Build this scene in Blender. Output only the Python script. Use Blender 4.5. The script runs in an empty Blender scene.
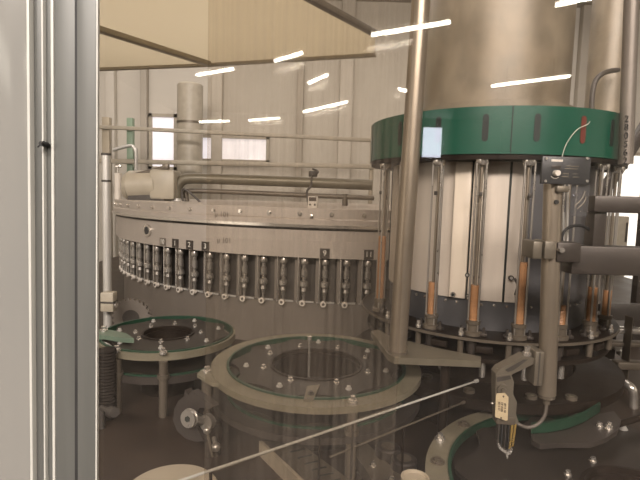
import bpy, bmesh, math, random
from mathutils import Vector, Matrix
random.seed(7)
PI = math.pi
R = math.radians
SC = bpy.context.scene
C = SC.collection

# ------------------------------------------------------------------ camera, world, lights, exposure
F = 480.0
CAM = Vector((0, 0, 1.6))
PITCH, ROLL = 5.0, 1.7
cd = bpy.data.cameras.new('camera'); cam = bpy.data.objects.new('camera', cd); C.objects.link(cam)
cd.sensor_width = 36.0; cd.lens = F * 36.0 / 640.0; cd.clip_start = 0.02; cd.clip_end = 100
RM = Matrix.Rotation(R(90 - PITCH), 3, 'X') @ Matrix.Rotation(R(ROLL), 3, 'Z')
cam.matrix_world = Matrix.Translation(CAM) @ RM.to_4x4()
SC.camera = cam
SC.view_settings.view_transform = 'Standard'; SC.view_settings.look = 'None'
SC.view_settings.gamma = 1; SC.view_settings.use_curve_mapping = False
SC.view_settings.exposure = 0.0
SC.cycles.use_denoising = True
SC.cycles.max_bounces = 8; SC.cycles.transparent_max_bounces = 16
SC.cycles.sample_clamp_indirect = 4.0
SC.cycles.caustics_reflective = False; SC.cycles.caustics_refractive = False

wd = bpy.data.worlds.new('hall_daylight'); SC.world = wd; wd.use_nodes = True
wd.node_tree.nodes['Background'].inputs[0].default_value = (0.95, 0.97, 1.0, 1)
wd.node_tree.nodes['Background'].inputs[1].default_value = 1.0

def area(name, loc, target, sx, sy, power, col):
    l = bpy.data.lights.new(name, 'AREA'); l.shape = 'RECTANGLE'; l.size = sx; l.size_y = sy
    l.energy = power; l.color = col
    o = bpy.data.objects.new(name, l); C.objects.link(o); o.location = loc
    d = Vector(target) - Vector(loc)
    o.rotation_euler = d.to_track_quat('-Z', 'Y').to_euler()
    return o
WARM = (1.0, 0.915, 0.86)
area('hall_lamp_row', (0.0, -3.7, 4.4), (0.1, 2.2, 1.3), 6.0, 0.9, 980, WARM)
area('hall_lamp_row_beyond', (0.0, 5.6, 4.4), (0.0, 5.5, 0.0), 8.0, 1.5, 120, WARM)
area('added_roof_lamp', (-0.6, 2.4, 4.4), (-0.6, 2.4, 0), 4.0, 1.2, 95, WARM)  # added lamp above the enclosure, brightens the translucent roof sheet
area('hall_window_left', (-4.8, -1.6, 2.0), (0.2, 2.6, 1.6), 3.0, 2.0, 45, (1.0, 0.94, 0.88))
area('right_side_fill', (5.6, -1.2, 2.0), (0.5, 1.8, 1.6), 3.0, 2.0, 12, (1.0, 0.96, 0.88))  # unseen fill light added from the right

# ------------------------------------------------------------------ picture <-> place
def ray(px, py):
    return RM @ Vector(((px - 320) / F, (240 - py) / F, -1.0))
def PY(px, py, Y):
    d = ray(px, py); return CAM + d * (Y / d.y)
def PZ(px, py, z):
    d = ray(px, py); return CAM + d * ((z - CAM.z) / d.z)
RI = RM.transposed()
def proj(p):
    v = RI @ (Vector(p) - CAM)
    return 320 + F * v.x / -v.z, 240 - F * v.y / -v.z

# ------------------------------------------------------------------ materials
def mat(name, col, metal=0.0, rough=0.5, var=0.12, scale=6.0, stretch=(1, 1, 1), bump=0.0, spec=0.5, emit=None, estr=0, rvar=0.1, dirt=0.0, dirtcol=(0.1, 0.07, 0.04)):
    m = bpy.data.materials.new(name); m.use_nodes = True
    nt = m.node_tree; b = nt.nodes['Principled BSDF']
    b.inputs['Metallic'].default_value = metal
    b.inputs['Specular IOR Level'].default_value = spec
    tc = nt.nodes.new('ShaderNodeTexCoord'); mp = nt.nodes.new('ShaderNodeMapping')
    mp.inputs['Scale'].default_value = stretch
    nt.links.new(tc.outputs['Object'], mp.inputs['Vector'])
    n = nt.nodes.new('ShaderNodeTexNoise'); n.inputs['Scale'].default_value = scale; n.inputs['Detail'].default_value = 5
    nt.links.new(mp.outputs[0], n.inputs['Vector'])
    cr = nt.nodes.new('ShaderNodeValToRGB')
    e = cr.color_ramp.elements
    e[0].position = 0.3; e[1].position = 0.7
    e[0].color = tuple(c * (1 - var) for c in col) + (1,); e[1].color = tuple(min(1, c * (1 + var)) for c in col) + (1,)
    nt.links.new(n.outputs['Fac'], cr.inputs[0])
    out = cr.outputs[0]
    if dirt > 0:
        n2 = nt.nodes.new('ShaderNodeTexNoise'); n2.inputs['Scale'].default_value = scale * 0.45; n2.inputs['Detail'].default_value = 8
        n2.inputs['Roughness'].default_value = 0.7
        nt.links.new(mp.outputs[0], n2.inputs['Vector'])
        r2 = nt.nodes.new('ShaderNodeMapRange'); r2.inputs[1].default_value = 0.48; r2.inputs[2].default_value = 0.72
        r2.inputs[3].default_value = 0; r2.inputs[4].default_value = dirt
        nt.links.new(n2.outputs['Fac'], r2.inputs[0])
        mx = nt.nodes.new('ShaderNodeMixRGB'); mx.inputs[2].default_value = tuple(dirtcol) + (1,)
        nt.links.new(r2.outputs[0], mx.inputs[0]); nt.links.new(out, mx.inputs[1]); out = mx.outputs[0]
    nt.links.new(out, b.inputs['Base Color'])
    mr = nt.nodes.new('ShaderNodeMapRange')
    mr.inputs[3].default_value = max(0.03, rough - rvar); mr.inputs[4].default_value = min(1, rough + rvar)
    nt.links.new(n.outputs['Fac'], mr.inputs[0]); nt.links.new(mr.outputs[0], b.inputs['Roughness'])
    if bump > 0:
        bp = nt.nodes.new('ShaderNodeBump'); bp.inputs['Strength'].default_value = bump; bp.inputs['Distance'].default_value = 0.003
        nt.links.new(n.outputs['Fac'], bp.inputs['Height']); nt.links.new(bp.outputs[0], b.inputs['Normal'])
    if emit:
        b.inputs['Emission Color'].default_value = tuple(emit) + (1,); b.inputs['Emission Strength'].default_value = estr
    return m

M = {}
M['steel'] = mat('brushed_steel', (0.55, 0.53, 0.49), 0.55, 0.42, 0.08, 30, (6, 6, 0.25), rvar=0.06)
M['post'] = mat('satin_post_steel', (0.098, 0.097, 0.088), 0.2, 0.40, 0.07, 14, (5, 5, 0.2), rvar=0.05, dirt=0.15, dirtcol=(0.17, 0.165, 0.155))
M['gloss'] = mat('glossy_panel_steel', (0.30, 0.29, 0.265), 0.4, 0.12, 0.05, 3, (5, 5, 0.2), rvar=0.02)
M['strip'] = mat('pale_lit_edge', (0.42, 0.41, 0.37), 0.0, 0.35, 0.04, 20)  # light caught on the post's edges is put into this pale colour
M['gasket'] = mat('black_rubber', (0.015, 0.014, 0.013), 0.0, 0.7, 0.2, 40)
M['chrome'] = mat('polished_steel', (0.72, 0.68, 0.62), 0.85, 0.22, 0.05, 30, rvar=0.04)
M['greenpale'] = mat('pale_green_plastic', (0.10, 0.14, 0.10), 0.0, 0.45, 0.1, 20)
M['pole'] = mat('satin_tube_steel', (0.29, 0.245, 0.19), 0.7, 0.36, 0.07, 20, (2, 2, 0.3), rvar=0.05)
M['drum'] = mat('turret_cover_steel', (0.60, 0.53, 0.45), 0.1, 0.42, 0.08, 9, (4, 4, 0.4), rvar=0.06, dirt=0.15, dirtcol=(0.25, 0.2, 0.15))
M['cover'] = mat('pale_cover_steel', (0.82, 0.72, 0.59), 0.05, 0.40, 0.06, 12, (4, 4, 0.3))
M['skirt'] = mat('skirt_steel', (0.115, 0.113, 0.116), 0.4, 0.42, 0.08, 10)
M['column'] = mat('mottled_column_steel', (0.23, 0.19, 0.135), 0.15, 0.42, 0.25, 12, (1, 1, 0.7), rvar=0.1, dirt=0.55, dirtcol=(0.21, 0.155, 0.095))
M['filler'] = mat('filler_steel', (0.44, 0.39, 0.34), 0.3, 0.40, 0.06, 8, (1, 1, 0.5), rvar=0.05)
M['fillerlow'] = mat('filler_lower_steel', (0.19, 0.165, 0.14), 0.35, 0.45, 0.08, 7, (1, 1, 0.4))
M['recess'] = mat('recess_steel', (0.06, 0.052, 0.045), 0.3, 0.5, 0.15, 14, (3, 3, 0.3))
M['green'] = mat('green_plastic', (0.003, 0.070, 0.040), 0.0, 0.34, 0.08, 10, rvar=0.05, dirt=0.2, dirtcol=(0.008, 0.09, 0.058))
M['greenedge'] = mat('green_wear_strip', (0.008, 0.040, 0.021), 0.0, 0.4, 0.1, 30)
M['cream'] = mat('cream_guide_plastic', (0.17, 0.15, 0.105), 0.0, 0.45, 0.1, 20, dirt=0.45, dirtcol=(0.09, 0.072, 0.045))
M['creamlid'] = mat('cream_lid_plastic', (0.33, 0.28, 0.205), 0.0, 0.5, 0.06, 20, dirt=0.2, dirtcol=(0.3, 0.24, 0.15))
M['copper'] = mat('copper_spring_sleeve', (0.36, 0.185, 0.085), 0.1, 0.42, 0.16, 30, (1, 1, 2.5), dirt=0.35, dirtcol=(0.19, 0.085, 0.038))
M['rod'] = mat('guide_rod_steel', (0.40, 0.37, 0.33), 0.75, 0.3, 0.05, 30)
M['dark'] = mat('shaded_machine_steel', (0.016, 0.011, 0.008), 0.1, 0.45, 0.25, 14, spec=0.15, rvar=0.12, dirt=0.3, dirtcol=(0.045, 0.031, 0.022))  # shade under the turret is put into this low base colour
M['disc'] = mat('smoked_shaded_plate', (0.026, 0.021, 0.017), 0.1, 0.36, 0.15, 16, spec=0.2, dirt=0.2, dirtcol=(0.045, 0.036, 0.026))  # smoked look plus enclosure shade, both in the colour
M['bed'] = mat('grimy_shaded_bed_steel', (0.042, 0.030, 0.022), 0.1, 0.42, 0.25, 7, spec=0.15, rvar=0.12, dirt=0.4, dirtcol=(0.03, 0.02, 0.015))  # grime plus enclosure shade, both put into the base colour
M['railplate'] = mat('worn_rail_steel', (0.135, 0.112, 0.085), 0.4, 0.42, 0.12, 20)
M['arm'] = mat('arm_plate_steel', (0.15, 0.132, 0.096), 0.35, 0.42, 0.1, 15)
M['bracket'] = mat('dull_bracket_steel', (0.060, 0.050, 0.043), 0.4, 0.42, 0.12, 15)
M['block'] = mat('pale_block_steel', (0.15, 0.13, 0.10), 0.4, 0.42, 0.1, 20)
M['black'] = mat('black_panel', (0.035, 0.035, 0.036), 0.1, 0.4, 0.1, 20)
M['slot'] = mat('painted_slot_shadow', (0.012, 0.016, 0.013), 0.0, 0.6, 0.1, 20)  # dark colour painted for the shade inside slots, sockets and gaps
M['rust'] = mat('red_brown_paint', (0.13, 0.025, 0.015), 0.0, 0.5, 0.1, 20)
M['white'] = mat('white_plastic', (0.62, 0.57, 0.50), 0.0, 0.4, 0.04, 20)
M['machinecream'] = mat('cream_machine_paint', (0.36, 0.32, 0.25), 0.0, 0.45, 0.1, 12)
M['tag'] = mat('tag_card', (0.46, 0.37, 0.23), 0.0, 0.6, 0.05, 30)
M['ink'] = mat('dark_ink', (0.07, 0.05, 0.035), 0.0, 0.6, 0.1, 20)
M['paleink'] = mat('pale_print', (0.70, 0.67, 0.60), 0.0, 0.5, 0.05, 20)
M['brass'] = mat('brass_pin', (0.60, 0.40, 0.12), 0.8, 0.3, 0.1, 20)
M['cable'] = mat('grey_cable', (0.10, 0.085, 0.07), 0.0, 0.5, 0.1, 20)
M['wire'] = mat('thin_white_wire', (0.5, 0.5, 0.42), 0.0, 0.5, 0.1, 20)
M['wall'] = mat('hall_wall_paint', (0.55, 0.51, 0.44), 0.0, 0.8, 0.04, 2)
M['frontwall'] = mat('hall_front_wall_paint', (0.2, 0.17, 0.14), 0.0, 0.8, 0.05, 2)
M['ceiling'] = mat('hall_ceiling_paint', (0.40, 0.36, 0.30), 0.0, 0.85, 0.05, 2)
M['floor'] = mat('hall_floor_concrete', (0.07, 0.058, 0.047), 0.0, 0.5, 0.15, 3)
M['roof'] = mat('pale_sheet', (0.62, 0.56, 0.44), 0.0, 0.5, 0.05, 3, dirt=0.12, dirtcol=(0.4, 0.33, 0.22))
def frosted():
    m = bpy.data.materials.new('frosted_roof_sheet'); m.use_nodes = True; nt = m.node_tree
    nt.nodes.remove(nt.nodes['Principled BSDF'])
    d = nt.nodes.new('ShaderNodeBsdfDiffuse'); t = nt.nodes.new('ShaderNodeBsdfTranslucent'); x = nt.nodes.new('ShaderNodeMixShader')
    n = nt.nodes.new('ShaderNodeTexNoise'); n.inputs['Scale'].default_value = 1.5; cr = nt.nodes.new('ShaderNodeValToRGB')
    cr.color_ramp.elements[0].color = (0.66, 0.61, 0.51, 1); cr.color_ramp.elements[1].color = (0.74, 0.69, 0.58, 1)
    nt.links.new(n.outputs['Fac'], cr.inputs[0])
    for b in (d, t): nt.links.new(cr.outputs[0], b.inputs[0])
    x.inputs[0].default_value = 0.75
    nt.links.new(d.outputs[0], x.inputs[1]); nt.links.new(t.outputs[0], x.inputs[2]); nt.links.new(x.outputs[0], nt.nodes['Material Output'].inputs['Surface'])
    return m
M['frost'] = frosted()
M['roofbeam'] = mat('roof_joint_steel', (0.36, 0.31, 0.23), 0.2, 0.5, 0.08, 8)
M['greenpost'] = mat('green_grey_paint', (0.20, 0.27, 0.19), 0.0, 0.5, 0.08, 8)
M['tubelight'] = mat('fluorescent_glow', (0.9, 0.88, 0.8), emit=(1.0, 0.95, 0.82), estr=42)
M['daylight'] = mat('daylight_window_glow', (0.9, 0.9, 0.9), emit=(1.0, 0.96, 0.86), estr=1.1)
M['bluelight'] = mat('cool_window_glow', (0.9, 0.9, 0.9), emit=(0.80, 0.85, 1.0), estr=7.0)
M['cooldaylight'] = mat('cool_daylight_glow', (0.9, 0.9, 0.9), emit=(0.86, 0.82, 0.95), estr=0.55)
M['hose'] = mat('ribbed_hose', (0.022, 0.018, 0.015), 0.0, 0.8, 0.2, 60, spec=0.08)
M['red'] = mat('red_paint', (0.30, 0.035, 0.03), 0.0, 0.5, 0.1, 20)

def clear_mat(name, tint, gloss, haze=0.0, hazecol=(0.5, 0.45, 0.38), streak=0.0, rough=0.02):
    m = bpy.data.materials.new(name); m.use_nodes = True; nt = m.node_tree
    for n in list(nt.nodes):
        if n.type == 'BSDF_PRINCIPLED': nt.nodes.remove(n)
    out = nt.nodes['Material Output']
    t = nt.nodes.new('ShaderNodeBsdfTransparent'); t.inputs[0].default_value = tuple(tint) + (1,)
    cur = t.outputs[0]
    if haze > 0:
        d = nt.nodes.new('ShaderNodeBsdfDiffuse'); d.inputs[0].default_value = tuple(hazecol) + (1,)
        tr = nt.nodes.new('ShaderNodeBsdfTranslucent'); tr.inputs[0].default_value = tuple(hazecol) + (1,)
        dm = nt.nodes.new('ShaderNodeMixShader'); dm.inputs[0].default_value = 0.4
        nt.links.new(d.outputs[0], dm.inputs[1]); nt.links.new(tr.outputs[0], dm.inputs[2])
        mx = nt.nodes.new('ShaderNodeMixShader')
        tc = nt.nodes.new('ShaderNodeTexCoord'); mp = nt.nodes.new('ShaderNodeMapping'); mp.inputs['Scale'].default_value = (90, 1, 1.2)
        nt.links.new(tc.outputs['Object'], mp.inputs['Vector'])
        n = nt.nodes.new('ShaderNodeTexNoise'); n.inputs['Scale'].default_value = 1.6; n.inputs['Detail'].default_value = 6
        nt.links.new(mp.outputs[0], n.inputs['Vector'])
        r = nt.nodes.new('ShaderNodeMapRange'); r.inputs[1].default_value = 0.35; r.inputs[2].default_value = 0.75
        r.inputs[3].default_value = haze; r.inputs[4].default_value = haze + streak
        nt.links.new(n.outputs['Fac'], r.inputs[0]); nt.links.new(r.outputs[0], mx.inputs[0])
        nt.links.new(cur, mx.inputs[1]); nt.links.new(dm.outputs[0], mx.inputs[2]); cur = mx.outputs[0]
    g = nt.nodes.new('ShaderNodeBsdfGlossy'); g.inputs['Roughness'].default_value = rough; g.inputs[0].default_value = (1, 1, 1, 1)
    gm = nt.nodes.new('ShaderNodeMixShader'); gm.inputs[0].default_value = gloss
    nt.links.new(cur, gm.inputs[1]); nt.links.new(g.outputs[0], gm.inputs[2])
    nt.links.new(gm.outputs[0], out.inputs['Surface'])
    return m
M['glass'] = clear_mat('window_glass', (0.97, 0.96, 0.95), 0.06)
M['poly'] = clear_mat('scratched_clear_plastic', (0.93, 0.91, 0.88), 0.014, 0.012, (0.42, 0.37, 0.31), 0.085, 0.05)
M['acrylic'] = clear_mat('clear_acrylic', (0.8, 0.8, 0.8), 0.06, 0.12, (0.4, 0.4, 0.42), 0.05)

# ------------------------------------------------------------------ mesh helpers
BASE = {}
class MB:
    def __init__(s): s.bm = bmesh.new()
    def box(s, c, size, rz=0.0, mtx=None):
        r = bmesh.ops.create_cube(s.bm, size=1.0)
        T = Matrix.Translation(c) @ (mtx if mtx else Matrix.Rotation(rz, 4, 'Z')) @ Matrix.Diagonal((size[0], size[1], size[2], 1))
        bmesh.ops.transform(s.bm, matrix=T, verts=r['verts']); return s
    def rbox(s, c, size, rz=0.0, bev=0.004, mtx=None):
        r = bmesh.ops.create_cube(s.bm, size=1.0)
        bmesh.ops.transform(s.bm, matrix=Matrix.Diagonal((size[0], size[1], size[2], 1)), verts=r['verts'])
        es = list({e for v in r['verts'] for e in v.link_edges})
        rb = bmesh.ops.bevel(s.bm, geom=es, offset=min(bev, min(size) * 0.45), segments=2, affect='EDGES', profile=0.5)
        vs = set(v for v in r['verts'] if v.is_valid) | set(rb['verts'])
        T = Matrix.Translation(c) @ (mtx if mtx else Matrix.Rotation(rz, 4, 'Z'))
        bmesh.ops.transform(s.bm, matrix=T, verts=list(vs)); return s
    def cyl(s, p0, p1, r0, r1=None, n=20):
        p0 = Vector(p0); p1 = Vector(p1); r1 = r0 if r1 is None else r1
        d = p1 - p0; L = d.length
        r = bmesh.ops.create_cone(s.bm, cap_ends=True, segments=n, radius1=r0, radius2=r1, depth=L)
        T = Matrix.Translation((p0 + p1) / 2) @ d.to_track_quat('Z', 'Y').to_matrix().to_4x4()
        bmesh.ops.transform(s.bm, matrix=T, verts=r['verts']); return s
    def tube(s, pts, rad, n=10, smooth=3):
        pts = [Vector(p) for p in pts]
        if smooth and len(pts) > 2:
            out = []
            for i in range(len(pts) - 1):
                a = pts[max(i - 1, 0)]; b = pts[i]; c = pts[i + 1]; d = pts[min(i + 2, len(pts) - 1)]
                for k in range(smooth * 2):
                    t = k / (smooth * 2)
                    out.append(0.5 * ((2 * b) + (c - a) * t + (2 * a - 5 * b + 4 * c - d) * t * t + (3 * b - a - 3 * c + d) * t ** 3))
            out.append(pts[-1]); pts = out
        rings = []; up = None
        for i, p in enumerate(pts):
            d = (pts[min(i + 1, len(pts) - 1)] - pts[max(i - 1, 0)]).normalized()
            if up is None:
                up = Vector((0, 0, 1)) if abs(d.z) < 0.9 else Vector((1, 0, 0))
            x = d.cross(up).normalized(); up = x.cross(d).normalized()
            rings.append([s.bm.verts.new(p + rad * (math.cos(2 * PI * k / n) * x + math.sin(2 * PI * k / n) * up)) for k in range(n)])
        for a, b in zip(rings, rings[1:]):
            for k in range(n): s.bm.faces.new((a[k], a[(k + 1) % n], b[(k + 1) % n], b[k]))
        s.bm.faces.new(rings[0][::-1]); s.bm.faces.new(rings[-1]); return s
    def lathe(s, c, prof, n=48, a0=0.0, a1=2 * PI, closed=True):
        """profile of (r, z); closed = the profile loops back on itself (a ring of solid section)"""
        c = Vector(c); full = abs(a1 - a0 - 2 * PI) < 1e-6
        m = n if full else n + 1; cols = []
        for i in range(m):
            a = a0 + (a1 - a0) * i / n
            cols.append([s.bm.verts.new(c + Vector((r * math.cos(a), r * math.sin(a), z))) for r, z in prof])
        k = len(prof); kk = k if closed else k - 1
        for i in range(n):
            a, b = cols[i], cols[(i + 1) % m]
            for j in range(kk):
                f = (a[j], b[j], b[(j + 1) % k], a[(j + 1) % k])
                try: s.bm.faces.new(f)
                except ValueError: pass
        if not full and closed:
            s.bm.faces.new(cols[0]); s.bm.faces.new(cols[-1][::-1])
        if full and not closed:
            for j, rev in ((0, True), (k - 1, False)):
                if prof[j][0] > 1e-5:
                    ring = [co[j] for co in cols]
                    s.bm.faces.new(ring[::-1] if rev else ring)
        return s
    def prism(s, pts, vec):
        vec = Vector(vec); a = [s.bm.verts.new(Vector(p)) for p in pts]; b = [s.bm.verts.new(Vector(p) + vec) for p in pts]
        s.bm.faces.new(a); s.bm.faces.new(b[::-1])
        for i in range(len(a)):
            j = (i + 1) % len(a); s.bm.faces.new((a[j], a[i], b[i], b[j]))
        return s
    def ball(s, c, r, n=10, sz=(1, 1, 1)):
        q = bmesh.ops.create_uvsphere(s.bm, u_segments=n + 4, v_segments=n, radius=r)
        bmesh.ops.transform(s.bm, matrix=Matrix.Translation(c) @ Matrix.Diagonal((sz[0], sz[1], sz[2], 1)), verts=q['verts']); return s
    def bolt(s, p, d, r, h):
        p = Vector(p); d = Vector(d).normalized()
        s.cyl(p, p + d * h * 0.35, r * 1.5, n=12); s.cyl(p + d * h * 0.35, p + d * h, r, n=6); return s
    def build(s, name, m, parent=None, local=False, ang=38, solid=True):
        bm = s.bm
        bmesh.ops.recalc_face_normals(bm, faces=bm.faces)
        if parent is not None and not local:
            bmesh.ops.transform(bm, matrix=BASE[parent.name].inverted(), verts=bm.verts)
        me = bpy.data.meshes.new(name); bm.to_mesh(me); bm.free()
        me.shade_smooth(); me.set_sharp_from_angle(angle=R(ang))
        me.materials.append(M[m])
        o = bpy.data.objects.new(name, me); C.objects.link(o)
        if parent is not None:
            o.parent = parent; BASE[o.name] = BASE[parent.name]
        return o

def thing(name, label, cat, loc=(0, 0, 0), rz=0.0, group=None):
    o = bpy.data.objects.new(name, None); C.objects.link(o); o.empty_display_size = 0.05
    o.location = loc; o.rotation_euler = (0, 0, rz)
    BASE[o.name] = Matrix.Translation(loc) @ Matrix.Rotation(rz, 4, 'Z')
    o['label'] = label; o['category'] = cat
    if group: o['group'] = group
    return o
def tag(o, label, cat, group=None):
    o['label'] = label; o['category'] = cat
    if group: o['group'] = group
    return o
def struct(o): o['kind'] = 'structure'; return o
def dup(root, loc, rz, label):
    r = root.copy(); C.objects.link(r); r.location = loc; r.rotation_euler = (0, 0, rz); r['label'] = label
    BASE[r.name] = Matrix.Translation(loc) @ Matrix.Rotation(rz, 4, 'Z')
    for ch in list(root.children):
        c = ch.copy(); C.objects.link(c); c.parent = r; BASE[c.name] = BASE[r.name]
        for g in list(ch.children):
            d = g.copy(); C.objects.link(d); d.parent = c
    return r
def text(name, body, size, m, parent, mtx, depth=0.0006, local=True):
    cu = bpy.data.curves.new(name, 'FONT'); cu.body = body; cu.size = size; cu.extrude = depth
    cu.align_x = 'CENTER'; cu.align_y = 'CENTER'
    cu.materials.append(M[m])
    tmp = bpy.data.objects.new(name, cu); C.objects.link(tmp)
    me = bpy.data.meshes.new_from_object(tmp.evaluated_get(bpy.context.evaluated_depsgraph_get()))
    bpy.data.objects.remove(tmp); bpy.data.curves.remove(cu)
    o = bpy.data.objects.new(name, me); C.objects.link(o); o.parent = parent
    o.matrix_local = mtx if local else BASE[parent.name].inverted() @ mtx
    return o
FACE = Matrix.Rotation(PI / 2, 4, 'X')          # text upright, facing -Y

class Round:                                      # something round that stands at c, angles counted from the side facing the camera
    def __init__(s, x, y):
        s.c = Vector((x, y, 0)); s.D = s.c.length; s.u = s.c.normalized(); s.w = Vector((s.u.y, -s.u.x, 0))
    def n(s, a): return -s.u * math.cos(a) + s.w * math.sin(a)
    def at(s, r, a, z): return s.c + s.n(a) * r + Vector((0, 0, z))
    def rz(s, a): v = s.n(a); return math.atan2(v.x, -v.y)
    def phi(s, r, px, z):
        lim = math.acos(min(1, r / s.D)); best = None
        for i in range(801):
            a = -lim + 2 * lim * i / 800
            d = abs(proj(s.at(r, a, z))[0] - px)
            if best is None or d < best[0]: best = (d, a)
        return best[1]
def zat(px, py, Y): return PY(px, py, Y).z

# ------------------------------------------------------------------ the hall
X0, X1, Y0, Y1, H = -5.5, 6.5, -17.0, 7.6, 4.6
struct(MB().box(((X0 + X1) / 2, (Y0 + Y1) / 2, -0.05), (X1 - X0, Y1 - Y0, 0.1)).build('floor', 'floor'))
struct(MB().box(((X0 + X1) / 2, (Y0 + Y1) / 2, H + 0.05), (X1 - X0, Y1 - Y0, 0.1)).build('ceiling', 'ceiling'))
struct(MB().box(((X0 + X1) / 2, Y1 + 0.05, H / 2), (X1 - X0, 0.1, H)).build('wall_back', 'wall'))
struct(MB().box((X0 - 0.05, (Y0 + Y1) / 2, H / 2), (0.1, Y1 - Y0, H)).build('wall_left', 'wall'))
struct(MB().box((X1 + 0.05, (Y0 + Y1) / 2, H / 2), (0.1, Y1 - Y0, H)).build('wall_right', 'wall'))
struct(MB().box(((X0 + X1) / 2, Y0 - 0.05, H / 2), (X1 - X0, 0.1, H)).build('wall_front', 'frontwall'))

def back_window(n, x0, y0, x1, y1, glow, Y=Y1 - 0.03):
    a = PY(x0, y1, Y); b = PY(x1, y0, Y)
    w = struct(MB().box(((a.x + b.x) / 2, Y + 0.01, (a.z + b.z) / 2), (b.x - a.x, 0.02, b.z - a.z)).build('window_%d' % n, glow))
    BASE[w.name] = Matrix()
    f = MB(); t = 0.05
    for xx in (a.x, b.x): f.box((xx, Y - 0.01, (a.z + b.z) / 2), (t, 0.05, b.z - a.z + t))
    for zz in (a.z, b.z): f.box(((a.x + b.x) / 2, Y - 0.01, zz), (b.x - a.x + t, 0.05, t))
    f.build('window_frame', 'machinecream', w)
    return w
back_window(2, 151, 116, 176, 168, 'cooldaylight')
back_window(3, 196, 138, 268, 160, 'cooldaylight')
back_window(4, 588, 156, 700, 318, 'daylight')

# ------------------------------------------------------------------ left: the enclosure post and the pane the photograph looks through
GY = 0.42
def pxX(px, Y, py=240): return PY(px, py, Y).x
w1 = thing('window_1', '', 'window', (pxX(89, GY), GY, 1.6)); del w1['label']; del w1['category']; struct(w1)
a, b = pxX(80, GY), pxX(98.5, GY)
MB().rbox(((a + b) / 2, GY - 0.002, 1.6), (b - a, 0.004, 2.6), bev=0.0008).build('window_frame', 'post', w1)
MB().box((b + 0.0006, GY - 0.002, 1.6), (0.0012, 0.0035, 2.6)).build('glazing_bead', 'strip', w1)
MB().box((b + 0.9, GY, 1.6), (1.8, 0.006, 2.6)).build('pane', 'glass', w1)
w1.rotation_euler = (0, R(0.75), 0)

sp = thing('steel_post', 'wide grey steel enclosure post with three pale strips painted for light on its edges beside the window frame', 'post', (pxX(40, GY), GY, 1.6))
def strip_x(p0, p1, y, d, name, m, bev=0.001):
    x0, x1 = pxX(p0, GY), pxX(p1, GY)
    MB().rbox(((x0 + x1) / 2, y + d / 2, 1.6), (x1 - x0, d, 2.6), bev=bev).build(name, m, sp)
strip_x(-30, 27.5, GY + 0.010, 0.02, 'side_panel', 'gloss')
strip_x(27.4, 30.2, GY + 0.002, 0.028, 'lit_edge', 'strip', 0.0006)  # pale edge strips paint the light caught on the bevels
strip_x(30.2, 40.4, GY + 0.008, 0.02, 'channel_panel', 'post')
strip_x(40.4, 42.2, GY + 0.004, 0.026, 'lit_edge', 'strip', 0.0005)
strip_x(42.2, 51.4, GY + 0.008, 0.02, 'channel_panel', 'post')
strip_x(51.4, 54.2, GY + 0.001, 0.029, 'lit_edge', 'strip', 0.0006)
strip_x(54.2, 77.0, GY + 0.002, 0.028, 'face_panel', 'post')
strip_x(76.8, 80.2, GY - 0.0025, 0.02, 'door_gasket', 'gasket', 0.0004)
p = PY(43, 144, GY)
MB().cyl(p + Vector((0, 0.006, 0)), p + Vector((0, -0.004, 0)), 0.0022, n=12).cyl(p + Vector((0.001, -0.004, 0)), p + Vector((0.0035, -0.0055, 0.0012)), 0.0013, n=8).cyl(p + Vector((-0.0005, -0.003, 0)), p + Vector((-0.0035, -0.003, -0.003)), 0.0007, n=6).build('lock_screw', 'gasket', sp)

sp.rotation_euler = (0, R(0.85), 0)

# ------------------------------------------------------------------ roof of the enclosure, its rails and posts
RZ = 2.5
roof = struct(MB().prism([PZ(x, y, RZ) for x, y in ((60, 72), (100, 69), (210, 64.5), (375, 54), (375, 33), (308, -2), (290, -160), (-60, -160))], (0, 0, 0.02)).build('trim_1', 'frost'))
def beam(p, q, w, h, name, m, **k):
    p = Vector(p); q = Vector(q); d = q - p
    mt = Matrix.Rotation(math.atan2(d.y, d.x), 4, 'Z') @ Matrix.Rotation(-math.atan2(d.z, math.hypot(d.x, d.y)), 4, 'Y')
    return MB().rbox((p + q) / 2, (d.length, w, h), bev=min(w, h) * 0.15, mtx=mt).build(name, m, **k)
struct(beam(PZ(60, 17, RZ - 0.02), PZ(209, 64, RZ - 0.02), 0.05, 0.03, 'trim_2', 'roofbeam'))
struct(beam(PZ(306, -4, RZ - 0.03), PZ(376, 34, RZ - 0.03), 0.035, 0.03, 'trim_3', 'railplate'))
struct(beam(PZ(60, 71, RZ - 0.015), PZ(211, 65, RZ - 0.015), 0.03, 0.02, 'trim_4', 'roofbeam'))
struct(beam(PZ(209, 65, RZ - 0.015), PZ(376, 55, RZ - 0.015), 0.03, 0.02, 'trim_5', 'roofbeam'))
RY = 6.0
def rail(n, x0, y0, x1, y1, w, m, Y=RY): struct(beam(PY(x0, y0, Y), PY(x1, y1, Y), 0.05, w, 'trim_%d' % n, m))
rail(6, 60, 125, 384, 141, 0.045, 'machinecream')
rail(7, 60, 160, 384, 167, 0.055, 'machinecream')
def post(n, px, m, w, Y=RY, top=2.52):
    x = PY(px, 120, Y).x
    struct(MB().rbox((x, Y + 0.08, top / 2), (w, w, top), bev=0.006).build('trim_%d' % n, m))
post(8, 128, 'greenpost', 0.075)
post(9, 374, 'roofbeam', 0.05)
post(10, 104, 'roofbeam', 0.09)

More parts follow.
